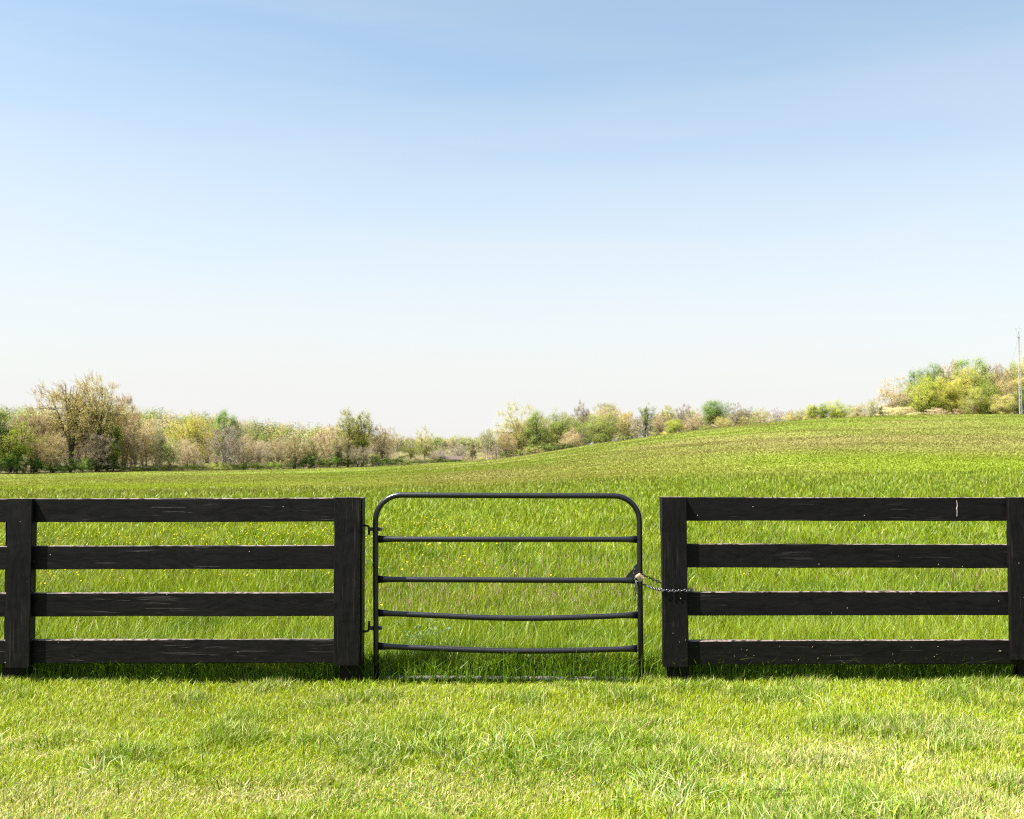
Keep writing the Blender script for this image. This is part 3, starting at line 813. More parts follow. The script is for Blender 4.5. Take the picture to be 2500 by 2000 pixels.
# ------------------------------------------------------------------ trees
PAL = dict(tan=(.47, .39, .20), gold=(.62, .54, .26), peach=(.52, .43, .25), yellow=(.47, .41, .10), lime=(.28, .35, .045), ygreen=(.38, .385, .095), green=(.13, .215, .045),
           mid=(.20, .265, .07), deep=(.026, .062, .013), pale=(.43, .44, .21), olive=(.21, .235, .065), mauve=(.40, .345, .265), grey=(.36, .33, .275),
           cedar=(.060, .070, .035), brown=(.31, .25, .15))
BARK = dict(dark=(.075, .060, .048), tan=(.27, .215, .165), grey=(.26, .23, .20), pale=(.42, .38, .33))

def tree_geo(rng, H, W, kind, pal, bark, gw, gl, ncl=None, detail=1.0):
    """Adds wood to gw and crown to gl, base at the origin."""
    c1 = np.array(PAL[pal] if isinstance(pal, str) else PAL[pal[0]]); c2 = c1 if isinstance(pal, str) else np.array(PAL[pal[1]])
    bk = np.array(BARK[bark])
    P = dict(leafy=(.10, .28, 150, 110, 2, .021), airy=(.14, .22, 150, 80, 9, .0145), bare=(.08, .16, 150, 36, 18, .0125), bush=(.02, .06, 70, 90, 1, .036), vase=(.20, .20, 200, 30, 11, .0115),
             round=(.05, .12, 150, 80, 9, .0155), cedar=(.03, .9, 130, 80, 0, .022))[kind]
    cb, fork, N, nl, ntw, ls = P
    N = int((ncl or N) * detail)
    zb = H * cb; rz = (H - zb) / 2; zc = zb + rz; rx = W / 2 * 1.12
    ph = rng.uniform(0, 6.28, 6); kd = rng.normal(0, 1.9, (6, 3))
    d = nrm(rng.normal(0, 1, (N * 2, 3))); lump = 1 + .15 * np.sin(d @ kd.T + ph).sum(1) / 1.6
    r = rng.random(N * 2) ** (1 / 2.4)
    C = d * (r * np.clip(lump, .6, 1.25))[:, None]
    if kind in ('vase', 'airy'): C[:, :2] *= (.66 + .34 * smooth((C[:, 2] + 1) / .9))[:, None]
    if kind == 'cedar': C[:, :2] *= np.clip(1.05 - (C[:, 2] + 1) * .45, .12, 1)[:, None]
    gaps = np.sin(C @ rng.normal(0, 3.2, (3, 3)) + rng.uniform(0, 6, 3)).sum(1)
    M2 = int(N * 1.25); C = C[:M2][np.argsort(gaps[:M2])[:N]] if kind in ('airy', 'leafy') else C[:N]
    N = len(C)
    C = C * [rx * .92, rx * .92, rz * .97] + [0, 0, zc]
    C[:, 2] = np.maximum(C[:, 2], .05 * H)
    # limbs
    rt = H * (.016 if kind != 'bush' else .008)
    K = dict(leafy=7, airy=9, bare=9, bush=6, vase=13, round=9, cedar=1)[kind]
    segs = []; pool = []
    fz = H * fork
    stems = 1 if kind in ('leafy', 'airy', 'vase', 'cedar') else rng.integers(1, 4)
    lx = rng.normal(0, .02 * H)
    if kind == 'cedar':
        segs.append((np.zeros(3), np.array([0, 0, H * .93]), rt, rt * .15)); pool = [(np.array([0, 0, z]), rt * .4) for z in np.linspace(.05, .9, 14) * H]
    else:
        tp = bez((0, 0, -.3), (lx * .3, 0, fz * .5), (lx, rng.normal(0, .01 * H), fz), 4)
        if stems == 1:
            for i in range(3): segs.append((tp[i], tp[i + 1], rt * (1.15 - .1 * i), rt * (1.05 - .1 * i)))
        az0 = rng.uniform(0, 6.28)
        for k in range(K):
            az = az0 + k * 2.4 + rng.normal(0, .3)
            el = (rng.uniform(.55, 1.3) if kind == 'vase' else rng.uniform(.25, 1.0)) if k else 1.35
            e = np.array([math.cos(az) * math.cos(el) * rx, math.sin(az) * math.cos(el) * rx, zc + math.sin(el) * rz]) * [.72, .72, 1]
            e[2] = zc + (e[2] - zc) * .82
            s0 = tp[3] - (tp[3] - tp[2]) * rng.uniform(0, .9) if stems == 1 else np.array([rng.normal(0, .05 * W), rng.normal(0, .05 * W), -.2])
            cpt = s0 + (e - s0) * .45 + np.array([-e[0] * .22, -e[1] * .22, H * .07]) + rng.normal(0, .03 * H, 3)
            q = bez(s0, cpt, e, 8); rr_ = np.linspace(rt * .72, rt * .16, 8)
            for i in range(7): segs.append((q[i], q[i + 1], rr_[i], rr_[i + 1]))
            for i in range(1, 8): pool.append((q[i], rr_[i]))
    PP = np.array([p for p, _ in pool]); PR = np.array([r_ for _, r_ in pool])
    dist = np.linalg.norm(C[:, None] - PP[None], axis=-1) + np.maximum(0, PP[None, :, 2] - C[:, None, 2]) * 1.2
    j = dist.argmin(1)
    A = PP[j]; mid = A + (C - A) * .5 + np.array([0, 0, .02 * H]) + rng.normal(0, .012 * H, C.shape)
    r1 = np.minimum(PR[j] * .6, rt * .3)
    S0 = np.concatenate([np.array([s[0] for s in segs]), A, mid]); S1 = np.concatenate([np.array([s[1] for s in segs]), mid, C])
    Ra = np.concatenate([[s[2] for s in segs], r1, r1 * .7]); Rb = np.concatenate([[s[3] for s in segs], r1 * .7, r1 * .35])
    if kind != 'bush' or True:
        V, Fq = tubes(S0, S1, Ra, Rb, 5); gw.add(V, [Fq], np.clip(bk * np.exp(rng.normal(0, .12)), 0, 1))
    # twigs belong to the crown
    if ntw:
        T = int(N * ntw); ci = np.repeat(np.arange(N), ntw)
        out_ = nrm(C[ci] - [0, 0, zc * .7]); dr = nrm(out_ * .7 + [0, 0, .25] + rng.normal(0, .62, (len(ci), 3)))
        st = C[ci] + rng.normal(0, .018 * H, (len(ci), 3)) - dr * .03 * H
        ln = rng.uniform(.05, .12, len(ci)) * H
        en = st + dr * ln[:, None]
        tr = np.full(len(ci), .0020 * H)
        V, Fq = tubes(st, en, tr, tr * .4, 3)
        cw = (bk * .25 + c1 * .75) if kind in ('bare', 'round') else bk * .3 + c1 * .7
        gl.add(V, [Fq], np.repeat(jitcol(np.tile(cw, (len(ci), 1)), rng, .12, .04), 6, 0))
        lp = np.concatenate([en, st + dr * ln[:, None] * .6])
    M = N * nl; ci = np.repeat(np.arange(N), nl)
    sg = np.array([W * .062, W * .062, H * .040]) if kind != 'cedar' else np.array([W * .07, W * .07, H * .02])
    L = C[ci] + rng.normal(0, 1, (M, 3)) * sg
    if kind in ('leafy', 'bush'):
        L = L + nrm(C[ci] - [0, 0, zc * .6]) * np.abs(rng.normal(0, .02, (M, 1))) * W
    L[:, 2] = np.maximum(L[:, 2], .02 * H)
    cc = c1 + (c2 - c1) * (rng.random((N, 1)) ** 1.3); cc = cc * np.exp(rng.normal(0, .10, (N, 1)))
    colr = jitcol(cc[ci], rng, .06, .03)
    nv_ = nrm(nrm(L - C[ci]) * .5 + nrm(L - [0, 0, zc * .7]) * .7 + [0, 0, .35] + rng.normal(0, .38, (M, 3)))
    a = nrm(np.cross(nv_, rng.normal(0, 1, (M, 3)))); b = np.cross(nv_, a); s = (rng.uniform(.6, 1.25, M) * ls * (H * .5 + W * .5) * .5)[:, None]
    V = np.stack([L - a * s, L - b * s * .62, L + a * s, L + b * s * .62], 1).reshape(-1, 3)
    gl.add(V, [(np.arange(M) * 4)[:, None] + np.arange(4)[None]], np.repeat(colr, 4, 0))

_seed = [100]
def tree(px, top, dY, wpx, kind, pal, bark, label, name='tree', cat='tree', group=None, base=None):
    """dY: metres behind the field's edge; top: row of the crown's top; wpx: crown width in photograph pixels."""
    if px > 2180: wpx, top = wpx * 1.2, top - 6
    elif 1220 < px < 1560: wpx *= 1.16
    elif px < 1000: wpx *= 1.06
    _seed[0] += 1; rng = np.random.default_rng(_seed[0])
    Y = edge_dist(px) + dY
    X = at(px, 1100, Y)[0]; zb = terrain(np.array([X]), np.array([Y]))[0] if base is None else at(px, base, Y)[2]
    H = at(px, top, Y)[2] - zb; W = wpx / F * Y
    org = np.array([X, Y, zb])
    o = thing(name, label, cat, org, group)
    gw, gl = Geo(), Geo(); tree_geo(rng, H, W, kind, pal, bark, gw, gl)
    gw.build('trunk' if cat == 'tree' else 'stem', M_BARK, o); gl.build('crown' if cat == 'tree' else 'foliage', M_LEAF, o)
    return o

# --- left tree line
tree(-6, 994, 4, 78, 'leafy', ('deep', 'green'), 'dark', 'dark green tree cut off by the left edge of the photo', 'leafy_tree')
tree(42, 1020, 3, 96, 'airy', ('lime', 'ygreen'), 'dark', 'bright lime sapling tree next to the dark tree at the left edge', 'leafy_tree')
tree(84, 992, 9, 84, 'bare', ('peach', 'tan'), 'dark', 'peach bare tree with dark trunk left of the tallest tree', 'bare_tree')
tree(172, 918, 8, 158, 'vase', ('gold', 'tan'), 'dark', 'tallest tree, wide golden crown of fine spreading branches', 'budding_tree')
tree(234, 932, 5, 134, 'vase', ('gold', 'ygreen'), 'dark', 'golden yellow tree leaning right beside the tallest tree', 'budding_tree')
tree(304, 964, 14, 76, 'bare', ('peach', 'yellow'), 'tan', 'slim peach tree rising behind the golden yellow tree', 'bare_tree')
tree(276, 1020, 2, 44, 'leafy', ('lime', 'green'), 'dark', 'narrow bright green column of leaves right of the golden tree', 'leafy_tree')
tree(243, 1050, 1, 72, 'bare', ('mauve', 'brown'), 'dark', 'small dark-limbed bare tree under the golden yellow tree', 'bare_tree')
tree(128, 1048, 2, 70, 'bare', ('tan', 'ygreen'), 'tan', 'thin tan tree with several stems under the tallest tree', 'bare_tree')
tree(330, 1012, 4, 96, 'round', ('tan', 'mauve'), 'tan', 'broad pinkish tan bare tree right of the green leaf column', 'bare_tree')
tree(357, 1028, 8, 52, 'airy', ('yellow', 'tan'), 'tan', 'tan-yellow tree between the broad tan tree and a pale birch', 'budding_tree')
tree(389, 1048, 1, 40, 'vase', ('pale', 'grey'), 'pale', 'thin pale birch-like tree left of the small mint green tree', 'budding_tree')
tree(414, 1072, 0, 40, 'round', ('pale', 'lime'), 'tan', 'small round mint green tree in front of the woods', 'leafy_tree')
tree(457, 1072, 1, 64, 'round', ('peach', 'mauve'), 'tan', 'low round pinkish tree right of the mint green tree', 'bare_tree')
tree(474, 1000, 9, 122, 'airy', ('yellow', 'lime'), 'tan', 'large yellow-green tree behind the low pinkish tree', 'budding_tree')
tree(553, 997, 16, 64, 'leafy', ('green', 'mid'), 'dark', 'rich green crown behind the large yellow-green tree', 'leafy_tree')
tree(553, 1036, 2, 84, 'bare', ('mauve', 'grey'), 'grey', 'grey-mauve bare tree of many stems below the rich green crown', 'bare_tree')
tree(597, 1062, 3, 56, 'bare', ('tan', 'grey'), 'grey', 'pale grey bare tree right of the many-stemmed mauve tree', 'bare_tree')
tree(633, 1070, 4, 60, 'round', ('mauve', 'tan'), 'tan', 'dusty mauve bare tree second right of the many-stemmed one', 'bare_tree')
tree(678, 1066, 3, 62, 'bare', ('tan', 'mauve'), 'grey', 'tan bare tree with a thin upright stem left of the crooked trunk', 'bare_tree')
tree(720, 1062, 1, 54, 'bare', ('tan', 'pale'), 'dark', 'bare tree with a dark crooked trunk in the middle of the left woods', 'bare_tree')
tree(760, 1071, 2, 44, 'round', ('olive', 'brown'), 'dark', 'olive brown round tree right of the crooked trunk', 'leafy_tree')
tree(800, 1038, 6, 92, 'bare', ('peach', 'tan'), 'tan', 'pink-tan bare tree left of the twin pale crowns', 'bare_tree')
tree(824, 1060, 2, 46, 'airy', ('peach', 'green'), 'dark', 'slender dark stem with green ivy under the pink-tan tree', 'budding_tree')
tree(850, 1002, 7, 50, 'airy', ('ygreen', 'pale'), 'dark', 'left one of the twin pale yellow-green crowns', 'budding_tree')
tree(884, 1000, 5, 56, 'airy', ('ygreen', 'lime'), 'dark', 'right one of the twin pale yellow-green crowns', 'budding_tree')
tree(934, 1038, 4, 66, 'vase', ('tan', 'olive'), 'tan', 'tan and olive tree of fanning stems right of the twin crowns', 'budding_tree')
tree(878, 1085, 0, 58, 'bare', ('mauve', 'olive'), 'dark', 'dark twiggy bush-like tree below the twin pale crowns', 'bare_tree')
tree(1004, 1074, 1, 54, 'vase', ('lime', 'ygreen'), 'tan', 'small lime vase-shaped tree where the woods thin out', 'budding_tree')
tree(1038, 1047, 3, 58, 'airy', ('pale', 'yellow'), 'tan', 'pale yellow tree right of the small vase-shaped tree', 'budding_tree')
tree(1066, 1090, 16, 60, 'bare', ('mauve', 'grey'), 'grey', 'grey bare tree behind the low barn, on its left', 'bare_tree')
tree(1119, 1079, 18, 54, 'bare', ('grey', 'tan'), 'grey', 'grey bare tree with forked trunk behind the low barn', 'bare_tree')
tree(1153, 1080, 4, 33, 'cedar', ('cedar', 'brown'), 'dark', 'dark cedar standing right of the low barn', 'cedar_tree')
tree(1190, 1043, 3, 44, 'vase', ('pale', 'mauve'), 'pale', 'slender pale tree between the dark cedar and the hillside trees', 'budding_tree')
tree(1212, 1082, 10, 50, 'bare', ('mauve', 'tan'), 'grey', 'low mauve bare tree left of the first hillside tree', 'bare_tree')
# --- trees behind the hill's shoulder
tree(1268, 985, 8, 110, 'round', ('ygreen', 'tan'), 'tan', 'tall pale green tree, first of the row behind the hill', 'budding_tree')
tree(1306, 1005, 5, 58, 'leafy', ('mid', 'olive'), 'dark', 'olive green tree growing into the first hillside tree', 'leafy_tree')
tree(1236, 1052, 3, 46, 'bare', ('tan', 'ygreen'), 'tan', 'low twiggy tree at the left foot of the first hillside tree', 'bare_tree')
tree(1371, 999, 9, 74, 'leafy', ('mid', 'olive'), 'dark', 'green dome-shaped tree behind the round pinkish bush', 'leafy_tree')
tree(1340, 1018, 16, 60, 'bare', ('tan', 'pale'), 'tan', 'pale tan tree between the olive tree and the green dome', 'bare_tree')
tree(1397, 1044, 3, 58, 'round', ('peach', 'tan'), 'tan', 'round pinkish tan bush-like tree in front of the green dome', 'bare_tree')
tree(1423, 984, 17, 46, 'bare', ('mauve', 'grey'), 'grey', 'leafless mauve tree sticking up right of the green dome', 'bare_tree')
tree(1470, 1012, 6, 96, 'leafy', ('olive', 'mid'), 'dark', 'dark olive tree below the orange-topped crown', 'leafy_tree')
tree(1478, 990, 13, 68, 'round', ('peach', 'yellow'), 'tan', 'orange-topped crown above the dark olive tree', 'budding_tree')
tree(1486, 974, 22, 56, 'vase', ('pale', 'grey'), 'pale', 'thin whitish tree top above the orange-topped crown', 'bare_tree')
tree(1531, 1001, 10, 52, 'airy', ('yellow', 'tan'), 'tan', 'tan-yellow tree right of the dark olive tree', 'budding_tree')
tree(1555, 1016, 5, 36, 'bare', ('mauve', 'pale'), 'pale', 'pale bare tree left of the tall sage green tree', 'bare_tree')
tree(1576, 985, 9, 44, 'airy', ('mid', 'pale'), 'dark', 'tall sage green tree in the middle of the hill row', 'budding_tree')
tree(1611, 1010, 7, 44, 'bare', ('peach', 'mauve'), 'tan', 'pinkish bare tree right of the tall sage green tree', 'bare_tree')
tree(1631, 987, 14, 48, 'airy', ('ygreen', 'pale'), 'tan', 'light yellow-green crown above the small lime tree', 'budding_tree')
tree(1646, 1018, 4, 42, 'leafy', ('lime', 'ygreen'), 'dark', 'small lime tree at the hill edge', 'leafy_tree')
tree(1668, 992, 12, 46, 'bare', ('mauve', 'grey'), 'grey', 'mauve bare crown left of the pinkish dome', 'bare_tree')
tree(1692, 1010, 5, 46, 'round', ('peach', 'brown'), 'tan', 'pinkish brown dome-shaped tree left of the tall green tree', 'bare_tree')
tree(1742, 970, 10, 76, 'leafy', ('green', 'mid'), 'dark', 'tall fresh green tree, highest of the hill row', 'leafy_tree')
tree(1760, 1013, 3, 36, 'round', ('yellow', 'pale'), 'tan', 'small pale yellow ball-shaped tree below the tall green tree', 'budding_tree')
tree(1800, 990, 8, 60, 'bare', ('mauve', 'olive'), 'dark', 'dusky mauve tree right of the yellow ball-shaped tree', 'bare_tree')
tree(1823, 992, 12, 46, 'airy', ('mid', 'tan'), 'dark', 'dull green tree right of the dusky mauve tree', 'budding_tree')
tree(1858, 996, 10, 50, 'airy', ('ygreen', 'tan'), 'tan', 'dull yellow-green tree where the row dips behind the crest', 'budding_tree')
tree(1896, 998, 14, 52, 'bare', ('mauve', 'tan'), 'grey', 'mauve bare tree half hidden by the crest', 'bare_tree')
tree(1930, 1000, 12, 44, 'bare', ('tan', 'pale'), 'grey', 'tan bare tree left of the small lumpy lime tree', 'bare_tree')
tree(1958, 996, 9, 40, 'airy', ('pale', 'mid'), 'tan', 'pale green tree just left of the lumpy lime tree', 'budding_tree')
tree(1983, 981, 3, 40, 'leafy', ('lime', 'ygreen'), 'dark', 'small lumpy lime tree on the crest', 'leafy_tree')
tree(2011, 983, 5, 28, 'leafy', ('lime', 'green'), 'dark', 'narrow green tree between the lumpy lime tree and the lime dome', 'leafy_tree')
tree(2045, 980, 4, 62, 'leafy', ('lime', 'ygreen'), 'dark', 'bright lime dome-shaped tree on the crest', 'leafy_tree')
tree(2094, 984, 7, 44, 'airy', ('ygreen', 'peach'), 'tan', 'pale yellowish tree right of the lime dome', 'budding_tree')
tree(2131, 973, 3, 46, 'vase', ('pale', 'yellow'), 'pale', 'whitish bare tree with spreading limbs left of the grove', 'bare_tree')
tree(2153, 989, 1, 20, 'cedar', ('cedar', 'deep'), 'dark', 'small dark evergreen at the left foot of the grove', 'cedar_tree')
# --- the grove on the crest
tree(2188, 926, 6, 84, 'round', ('peach', 'pale'), 'tan', 'tan bare tree at the left end of the grove', 'bare_tree')
tree(2240, 905, 18, 60, 'leafy', ('green', 'mid'), 'dark', 'green tree on the left slope of the grove top', 'leafy_tree')
tree(2283, 890, 22, 60, 'leafy', ('mid', 'green'), 'dark', 'sage green tree second from left along the grove top', 'leafy_tree')
tree(2324, 877, 24, 60, 'round', ('tan', 'peach'), 'tan', 'tan crown on the grove top left of the highest one', 'budding_tree')
tree(2380, 872, 20, 74, 'leafy', ('lime', 'green'), 'dark', 'bright green crown, highest of the grove', 'leafy_tree')
tree(2260, 930, 4, 66, 'leafy', ('lime', 'ygreen'), 'dark', 'olive lime tree at the front left of the grove', 'leafy_tree')
tree(2315, 922, 6, 72, 'leafy', ('yellow', 'lime'), 'tan', 'yellow tree in the middle of the grove front', 'leafy_tree')
tree(2346, 900, 13, 62, 'leafy', ('yellow', 'ygreen'), 'tan', 'yellow-green crown above the yellow tree of the grove', 'leafy_tree')
tree(2388, 908, 11, 62, 'leafy', ('ygreen', 'olive'), 'dark', 'olive yellow crown below the highest crown of the grove', 'leafy_tree')
tree(2440, 881, 19, 72, 'round', ('brown', 'mauve'), 'grey', 'brownish bare crown right of the highest crown of the grove', 'bare_tree')
tree(2414, 925, 6, 50, 'leafy', ('mid', 'lime'), 'dark', 'green tree at the front right of the grove', 'leafy_tree')
tree(2376, 955, 2, 48, 'leafy', ('ygreen', 'olive'), 'tan', 'low olive tree at the foot of the grove', 'leafy_tree')
tree(2452, 918, 8, 62, 'airy', ('peach', 'yellow'), 'tan', 'peach-coloured tree left of the lattice tower', 'budding_tree')
tree(2482, 878, 22, 54, 'leafy', ('pale', 'mid'), 'tan', 'pale sage crown behind the lattice tower', 'leafy_tree')
tree(2520, 886, 14, 66, 'leafy', ('yellow', 'ygreen'), 'tan', 'yellow tree at the right edge of the photo', 'leafy_tree')
tree(2450, 962, 2, 56, 'leafy', ('ygreen', 'tan'), 'tan', 'low yellowish green tree at the foot of the lattice tower', 'leafy_tree')
tree(2510, 948, 5, 50, 'leafy', ('olive', 'green'), 'dark', 'dark green tree right of the lattice tower', 'leafy_tree')
# --- shrubs
tree(1076, 1115, 0, 22, 'bush', ('deep', 'green'), 'dark', 'dark evergreen shrub at the left end of the low barn', 'shrub', 'shrub')
tree(1176, 1116, 0, 16, 'bush', ('lime', 'ygreen'), 'dark', 'small lime shrub right of the dark cedar', 'shrub', 'shrub')
tree(1204, 1119, 0, 12, 'bush', ('deep', 'brown'), 'dark', 'small dark shrub on the skyline right of the slender pale tree', 'shrub', 'shrub')
tree(2200, 998, 0, 78, 'bush', ('tan', 'pale'), 'tan', 'tan brush at the left foot of the grove', 'shrub', 'shrub')
tree(2290, 1000, -1, 50, 'bush', ('brown', 'peach'), 'tan', 'reddish brown brush at the middle foot of the grove', 'shrub', 'shrub')
tree(1628, 1056, -3, 30, 'bush', ('yellow', 'yellow'), 'tan', 'low yellow flowering shrub on the hill skyline', 'shrub', 'shrub')

# --- undergrowth along the tree line, woods behind it, forested hills beyond (masses)
def mass(name, label, items, mat=M_LEAF, cat='woods'):
    gw = Geo()
    for (px, Y, top, wpx, kind, pal, bark, ncl, seed) in items:
        rng = np.random.default_rng(seed); X = at(px, 1100, Y)[0]; zb = float(terrain(np.array([X]), np.array([Y]))[0])
        H = max(at(px, top, Y)[2] - zb, .8); W = wpx / F * Y
        a, b = Geo(), Geo(); tree_geo(rng, H, W, kind, pal, bark, a, b, ncl)
        o3 = np.array([X, Y, zb])
        for q in (a, b): gw.add(np.concatenate(q.V) + o3, [np.concatenate(v) for v in q.F.values()], np.concatenate(q.C))
    return tag(gw.build(name, mat), label, cat, 'stuff')
rng = np.random.default_rng(71); it = []
for px in np.arange(-40, 1075, 9.):
    e = float(edge_dist(px)); lowp = 1158 - px * .02
    if px < 300: pal = [('deep', 'green'), ('deep', 'deep'), ('green', 'mid')][rng.integers(3)]; hh = rng.uniform(22, 62) * (1.25 if px < 110 else .9)
    elif px < 720: pal = [('mid', 'lime'), ('green', 'mid'), ('olive', 'tan')][rng.integers(3)]; hh = rng.uniform(10, 22)
    elif px < 985: pal = [('deep', 'green'), ('green', 'deep'), ('olive', 'deep')][rng.integers(3)]; hh = rng.uniform(18, 36)
    else: pal = [('olive', 'mid'), ('mid', 'tan')][rng.integers(2)]; hh = rng.uniform(8, 18)
    it.append((px + rng.normal(0, 4), e + rng.uniform(-.5, 3), np.interp(px, EPX, EPY) - hh, rng.uniform(26, 44), 'bush', pal, 'dark', 26, int(rng.integers(1e6))))
for px in np.arange(1225, 1560, 15.):
    e = float(edge_dist(px)); it.append((px, e + rng.uniform(1, 4), np.interp(px, EPX, EPY) - rng.uniform(10, 30), rng.uniform(22, 40), 'bush', [('deep', 'green'), ('mid', 'olive'), ('tan', 'olive')][rng.integers(3)], 'dark', 24, int(rng.integers(1e6))))
for px in np.arange(1560, 2165, 14.):
    e = float(edge_dist(px)); it.append((px + rng.normal(0, 4), e + rng.uniform(3, 9), np.interp(px, EPX, EPY) - rng.uniform(8, 24), rng.uniform(24, 42), rng.choice(['bush', 'bush', 'round']), [('tan', 'olive'), ('mid', 'olive'), ('ygreen', 'tan'), ('mauve', 'tan')][rng.integers(4)], 'tan', 24, int(rng.integers(1e6))))
for px in np.arange(2215, 2600, 8.):
    e = float(edge_dist(px)); it.append((px + rng.normal(0, 4), e + rng.uniform(3, 12), np.interp(px, EPX, EPY) - rng.uniform(8, 34), rng.uniform(26, 46), 'bush', [('tan', 'brown'), ('mid', 'olive'), ('deep', 'mid'), ('brown', 'tan')][rng.integers(4)], 'dark', 26, int(rng.integers(1e6))))
for px in np.arange(1440, 1720, 13.):
    e = float(edge_dist(px)); it.append((px + rng.normal(0, 4), e + rng.uniform(6, 12), np.interp(px, EPX, EPY) - rng.uniform(20, 38), rng.uniform(28, 44), 'round', [('tan', 'olive'), ('mid', 'olive'), ('mauve', 'tan')][rng.integers(3)], 'tan', 40, int(rng.integers(1e6))))
for px in (1086, 1096, 1104, 1110, 1122, 1131):
    e = float(edge_dist(px)); it.append((px, e + rng.uniform(1, 5), np.interp(px, EPX, EPY) - rng.uniform(4, 9), rng.uniform(10, 18), 'bush', [('mid', 'lime'), ('deep', 'green')][rng.integers(2)], 'dark', 24, int(rng.integers(1e6))))
mass('undergrowth', 'dark green undergrowth along the foot of the tree line', it, cat='undergrowth')
it = []
for k in range(150):
    px = rng.uniform(-60, 1230); e = float(edge_dist(px)); Y = e + rng.uniform(14, 60)
    top = np.interp(px, [0, 250, 330, 600, 900, 1000, 1230], [1010, 1000, 1040, 1055, 1055, 1088, 1080]) + rng.uniform(0, 45)
    it.append((px, Y, top, rng.uniform(45, 75), rng.choice(['bare', 'round', 'bare']), [('mauve', 'tan'), ('tan', 'pale'), ('peach', 'ygreen'), ('pale', 'ygreen')][rng.integers(4)], rng.choice(['tan', 'grey']), 70, int(rng.integers(1e6))))
mass('woods', 'hazy tan leafless woods filling in behind the left tree line', it)
it = []
for k in range(120):
    px = rng.uniform(1215, 2150); Y = float(edge_dist(px)) + rng.uniform(24, 60)
    top = np.interp(px, [1230, 1330, 1500, 1750, 1900, 2130], [1040, 1012, 1003, 996, 1002, 996]) + rng.uniform(0, 22)
    it.append((px, Y, top, rng.uniform(40, 66), rng.choice(['bare', 'round', 'airy']), [('mauve', 'tan'), ('tan', 'pale'), ('ygreen', 'tan'), ('mid', 'olive')][rng.integers(4)], rng.choice(['tan', 'grey']), 75, int(rng.integers(1e6))))
for k in range(64):
    px = rng.uniform(2185, 2620); Y = float(edge_dist(px)) + rng.uniform(10, 30)
    top = np.interp(px, [2185, 2250, 2330, 2620], [965, 925, 895, 888]) + rng.uniform(0, 60)
    it.append((px, Y, top, rng.uniform(44, 66), rng.choice(['leafy', 'airy', 'round']), [('ygreen', 'tan'), ('mid', 'olive'), ('green', 'mid'), ('tan', 'yellow')][rng.integers(4)], 'dark', 75, int(rng.integers(1e6))))
mass('woods', 'mixed woods filling in behind the trees on the hill', it)

def forest(name, label, pxr, yr, n, hr, seed, pals, leaf):
    rng = np.random.default_rng(seed)
    px = rng.uniform(*pxr, n); Y = rng.uniform(*yr, n); X = (px - 1250) / F * Y; z = terrain(X, Y)
    H = rng.uniform(*hr, n); W = H * rng.uniform(.5, .85, n); K = 420
    ci = np.repeat(np.arange(n), K); d = nrm(rng.normal(0, 1, (n * K, 3))); r = rng.random((n * K, 1)) ** .4
    P = np.stack([X, Y, z + H * .5], -1)[ci] + d * r * np.stack([W / 2, W / 2, H * .51], -1)[ci] * (1 + .2 * np.sin(d @ np.array([[3.], [5.], [4.]]) + ci[:, None]))
    pc_ = np.array([PAL[p] for p in pals]); cc = pc_[rng.integers(0, len(pals), n)] * .66 * np.exp(rng.normal(0, .10, (n, 1)))
    nv_ = nrm(d + [0, 0, .3] + rng.normal(0, .4, P.shape)); a = nrm(np.cross(nv_, rng.normal(0, 1, P.shape))); b = np.cross(nv_, a); s = (rng.uniform(.6, 1.2, n * K) * leaf)[:, None]
    V = np.stack([P - a * s, P - b * s * .7, P + a * s, P + b * s * .7], 1).reshape(-1, 3)
    return tag(mesh_obj(name, V, [(np.arange(n * K) * 4)[:, None] + np.arange(4)[None]], M_LEAF, None, np.repeat(jitcol(cc[ci], rng, .06, .03), 4, 0)), label, 'forest', 'stuff')
forest('forest', 'hazy spring forest covering the far hill behind the left woods', (-300, 900), (330, 600), 620, (9, 13.5), 81, ['pale', 'tan', 'mid', 'mid', 'green', 'pale', 'tan', 'mauve', 'mid', 'ygreen'], .34)
forest('forest', 'palest forest on the low hill seen through the gap in the trees', (850, 1420), (620, 950), 760, (8.5, 12.5), 82, ['pale', 'tan', 'pale', 'mid', 'mauve', 'green'], .42)

# ------------------------------------------------------------------ low barn beyond the field
YB = 268.
b0 = at(1079, 1134, YB); b1 = at(1127, 1134, YB); ztop = at(1100, 1114.5, YB)[2]; zev = at(1100, 1122.5, YB)[2]
zg = float(terrain(np.array([b0[0]]), np.array([YB]))[0]) - .3
borg = np.array([(b0[0] + b1[0]) / 2, YB + 2, zg])
barn = thing('barn', 'low dark barn with dusty pink roof half hidden behind the field edge', 'barn', borg)
def box(x0, x1, y0, y1, z0, z1):
    V = np.array([(x, y, z) for z in (z0, z1) for y in (y0, y1) for x in (x0, x1)])
    return V, [np.array([(0, 2, 3, 1), (4, 5, 7, 6), (0, 1, 5, 4), (2, 6, 7, 3), (0, 4, 6, 2), (1, 3, 7, 5)])]
V, Fs = box(b0[0], b1[0], YB, YB + 4, zg, zev); mesh_obj('wall', V, Fs, mat_plain('barn_boards', (.075, .062, .075), .8, 0, .2, .3, 3, .35), barn, None, False, borg)
e = .25; x0, x1 = b0[0] - e, b1[0] + e
V = np.array([(x0, YB - e, zev - .05), (x1, YB - e, zev - .05), (x1, YB + 2, ztop), (x0, YB + 2, ztop), (x1, YB + 4 + e, zev - .05), (x0, YB + 4 + e, zev - .05)])
V = np.concatenate([V, V + [0, 0, .12]])
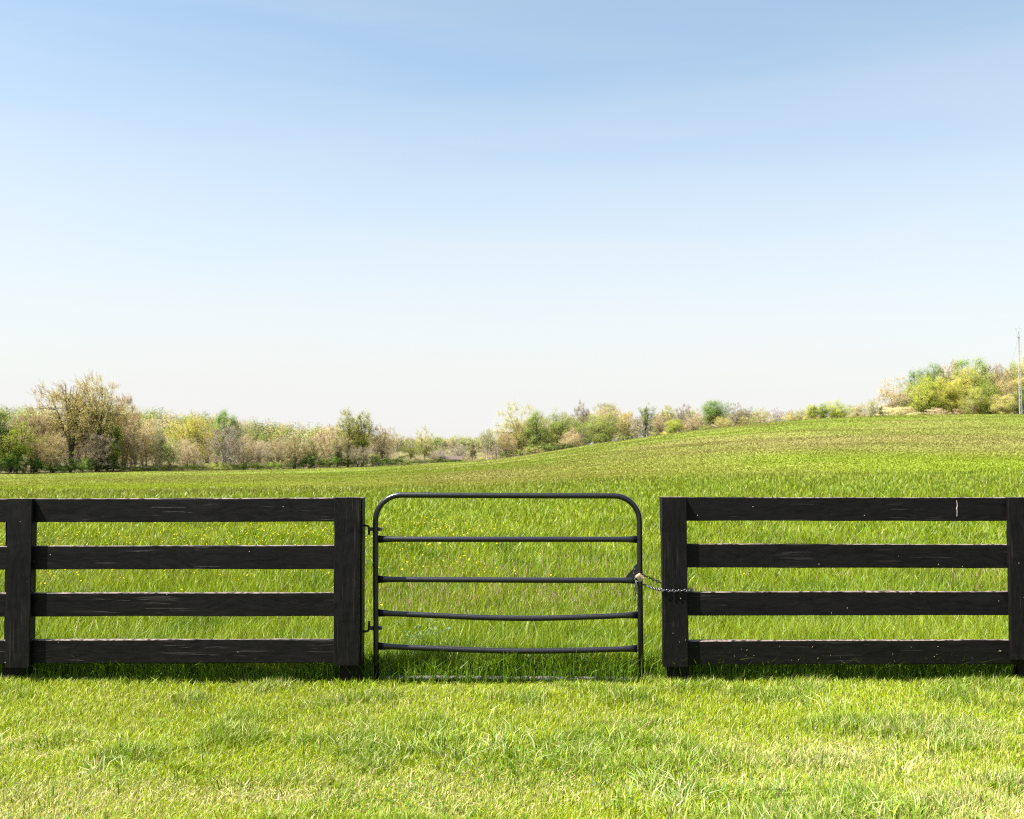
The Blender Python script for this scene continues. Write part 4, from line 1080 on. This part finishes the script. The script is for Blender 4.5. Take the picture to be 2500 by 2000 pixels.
Fs = [np.array([(0, 1, 2, 3), (3, 2, 4, 5), (6, 9, 8, 7), (9, 11, 10, 8), (0, 6, 7, 1), (5, 4, 10, 11), (0, 3, 9, 6), (3, 5, 11, 9), (1, 7, 8, 2), (2, 8, 10, 4)])]
mesh_obj('roof', V, Fs, mat_plain('barn_roof', (.075, .055, .050), .8, 0, .2, .2, 2, .25), barn, None, False, borg)
xd = at(1117, 1130, YB)[0]
V, Fs = box(xd - .42, xd + .42, YB - .05, YB - .003, zev - .95, zev - .02); mesh_obj('door', V, Fs, mat_plain('pink_door', (.42, .27, .23), .7), barn, None, False, borg)

# ------------------------------------------------------------------ lattice tower with a star
YT = 221.5
tb = at(2491.5, 1014, YT); tt = at(2486.5, 823, YT); ta = at(2486.2, 811, YT)
torg = np.array([tb[0], YT, float(terrain(np.array([tb[0]]), np.array([YT]))[0])])
tower = thing('lattice_tower', 'slim lattice tower topped by a wire star at the right edge', 'tower', torg)
tb[2] = torg[2]
def ringp(t, r): 
    c = tb + (tt - tb) * t
    return [c + np.array([math.cos(a) * r, math.sin(a) * r, 0]) for a in (-.4, 1.69, 3.79)]
NS = 26; S0, S1 = [], []
for i in range(NS):
    t0, t1 = i / NS, (i + 1) / NS; r0, r1 = .36 - .2 * t0, .36 - .2 * t1
    A, B = ringp(t0, r0), ringp(t1, r1)
    for k in range(3):
        S0 += [A[k], A[k], B[k]]; S1 += [B[k], B[(k + 1) % 3] if i % 2 else B[(k + 2) % 3], B[(k + 1) % 3]]
rr_ = np.tile([.05, .026, .026], NS * 3)
V, Fq = tubes(S0, S1, rr_, rr_, 5)
M_TOWER = mat_plain('galvanised', (.34, .33, .33), .5, .2, .5, 0, 2, .1)
M_TDARK = mat_plain('tower_dark_steel', (.16, .16, .17), .6, .2, .5, 0, 2, .1)
mesh_obj('mast', V, [Fq], M_TOWER, tower, None, False, torg)
A = ringp(1, .30); S0 = A + A; S1 = [ta] * 3 + [A[1], A[2], A[0]]
V, Fq = tubes(S0, S1, np.full(6, .045), np.full(6, .045), 5); mesh_obj('peak', V, [Fq], M_TDARK, tower, None, False, torg)
sc0 = at(2486.2, 805.5, YT); rs = 8.6 / F * YT
pts = []
for k in range(10):
    a = math.radians(90 + 36 * k); q = rs * (1 if k % 2 == 0 else .46); pts.append(sc0 + np.array([math.cos(a) * q, 0, math.sin(a) * q]))
V, Fq = tubes(pts, pts[1:] + pts[:1], np.full(10, .028), np.full(10, .028), 5); mesh_obj('star', V, [Fq], mat_plain('star_wire', (.22, .23, .25), .5), tower, None, False, torg)
gy = [(torg[0] - 3.4, YT + 4), (torg[0] + 3.0, YT + 4), (torg[0] + .5, YT - 5), (torg[0] - 2.4, YT + 6)]
for gx, gyy in gy:
    e = np.array([gx, gyy, float(terrain(np.array([gx]), np.array([gyy]))[0])])
    V, Fq = tubes([tt], [e], np.full(1, .018), np.full(1, .018), 4); mesh_obj('guy_wire', V, [Fq], M_TDARK, tower, None, False, torg)
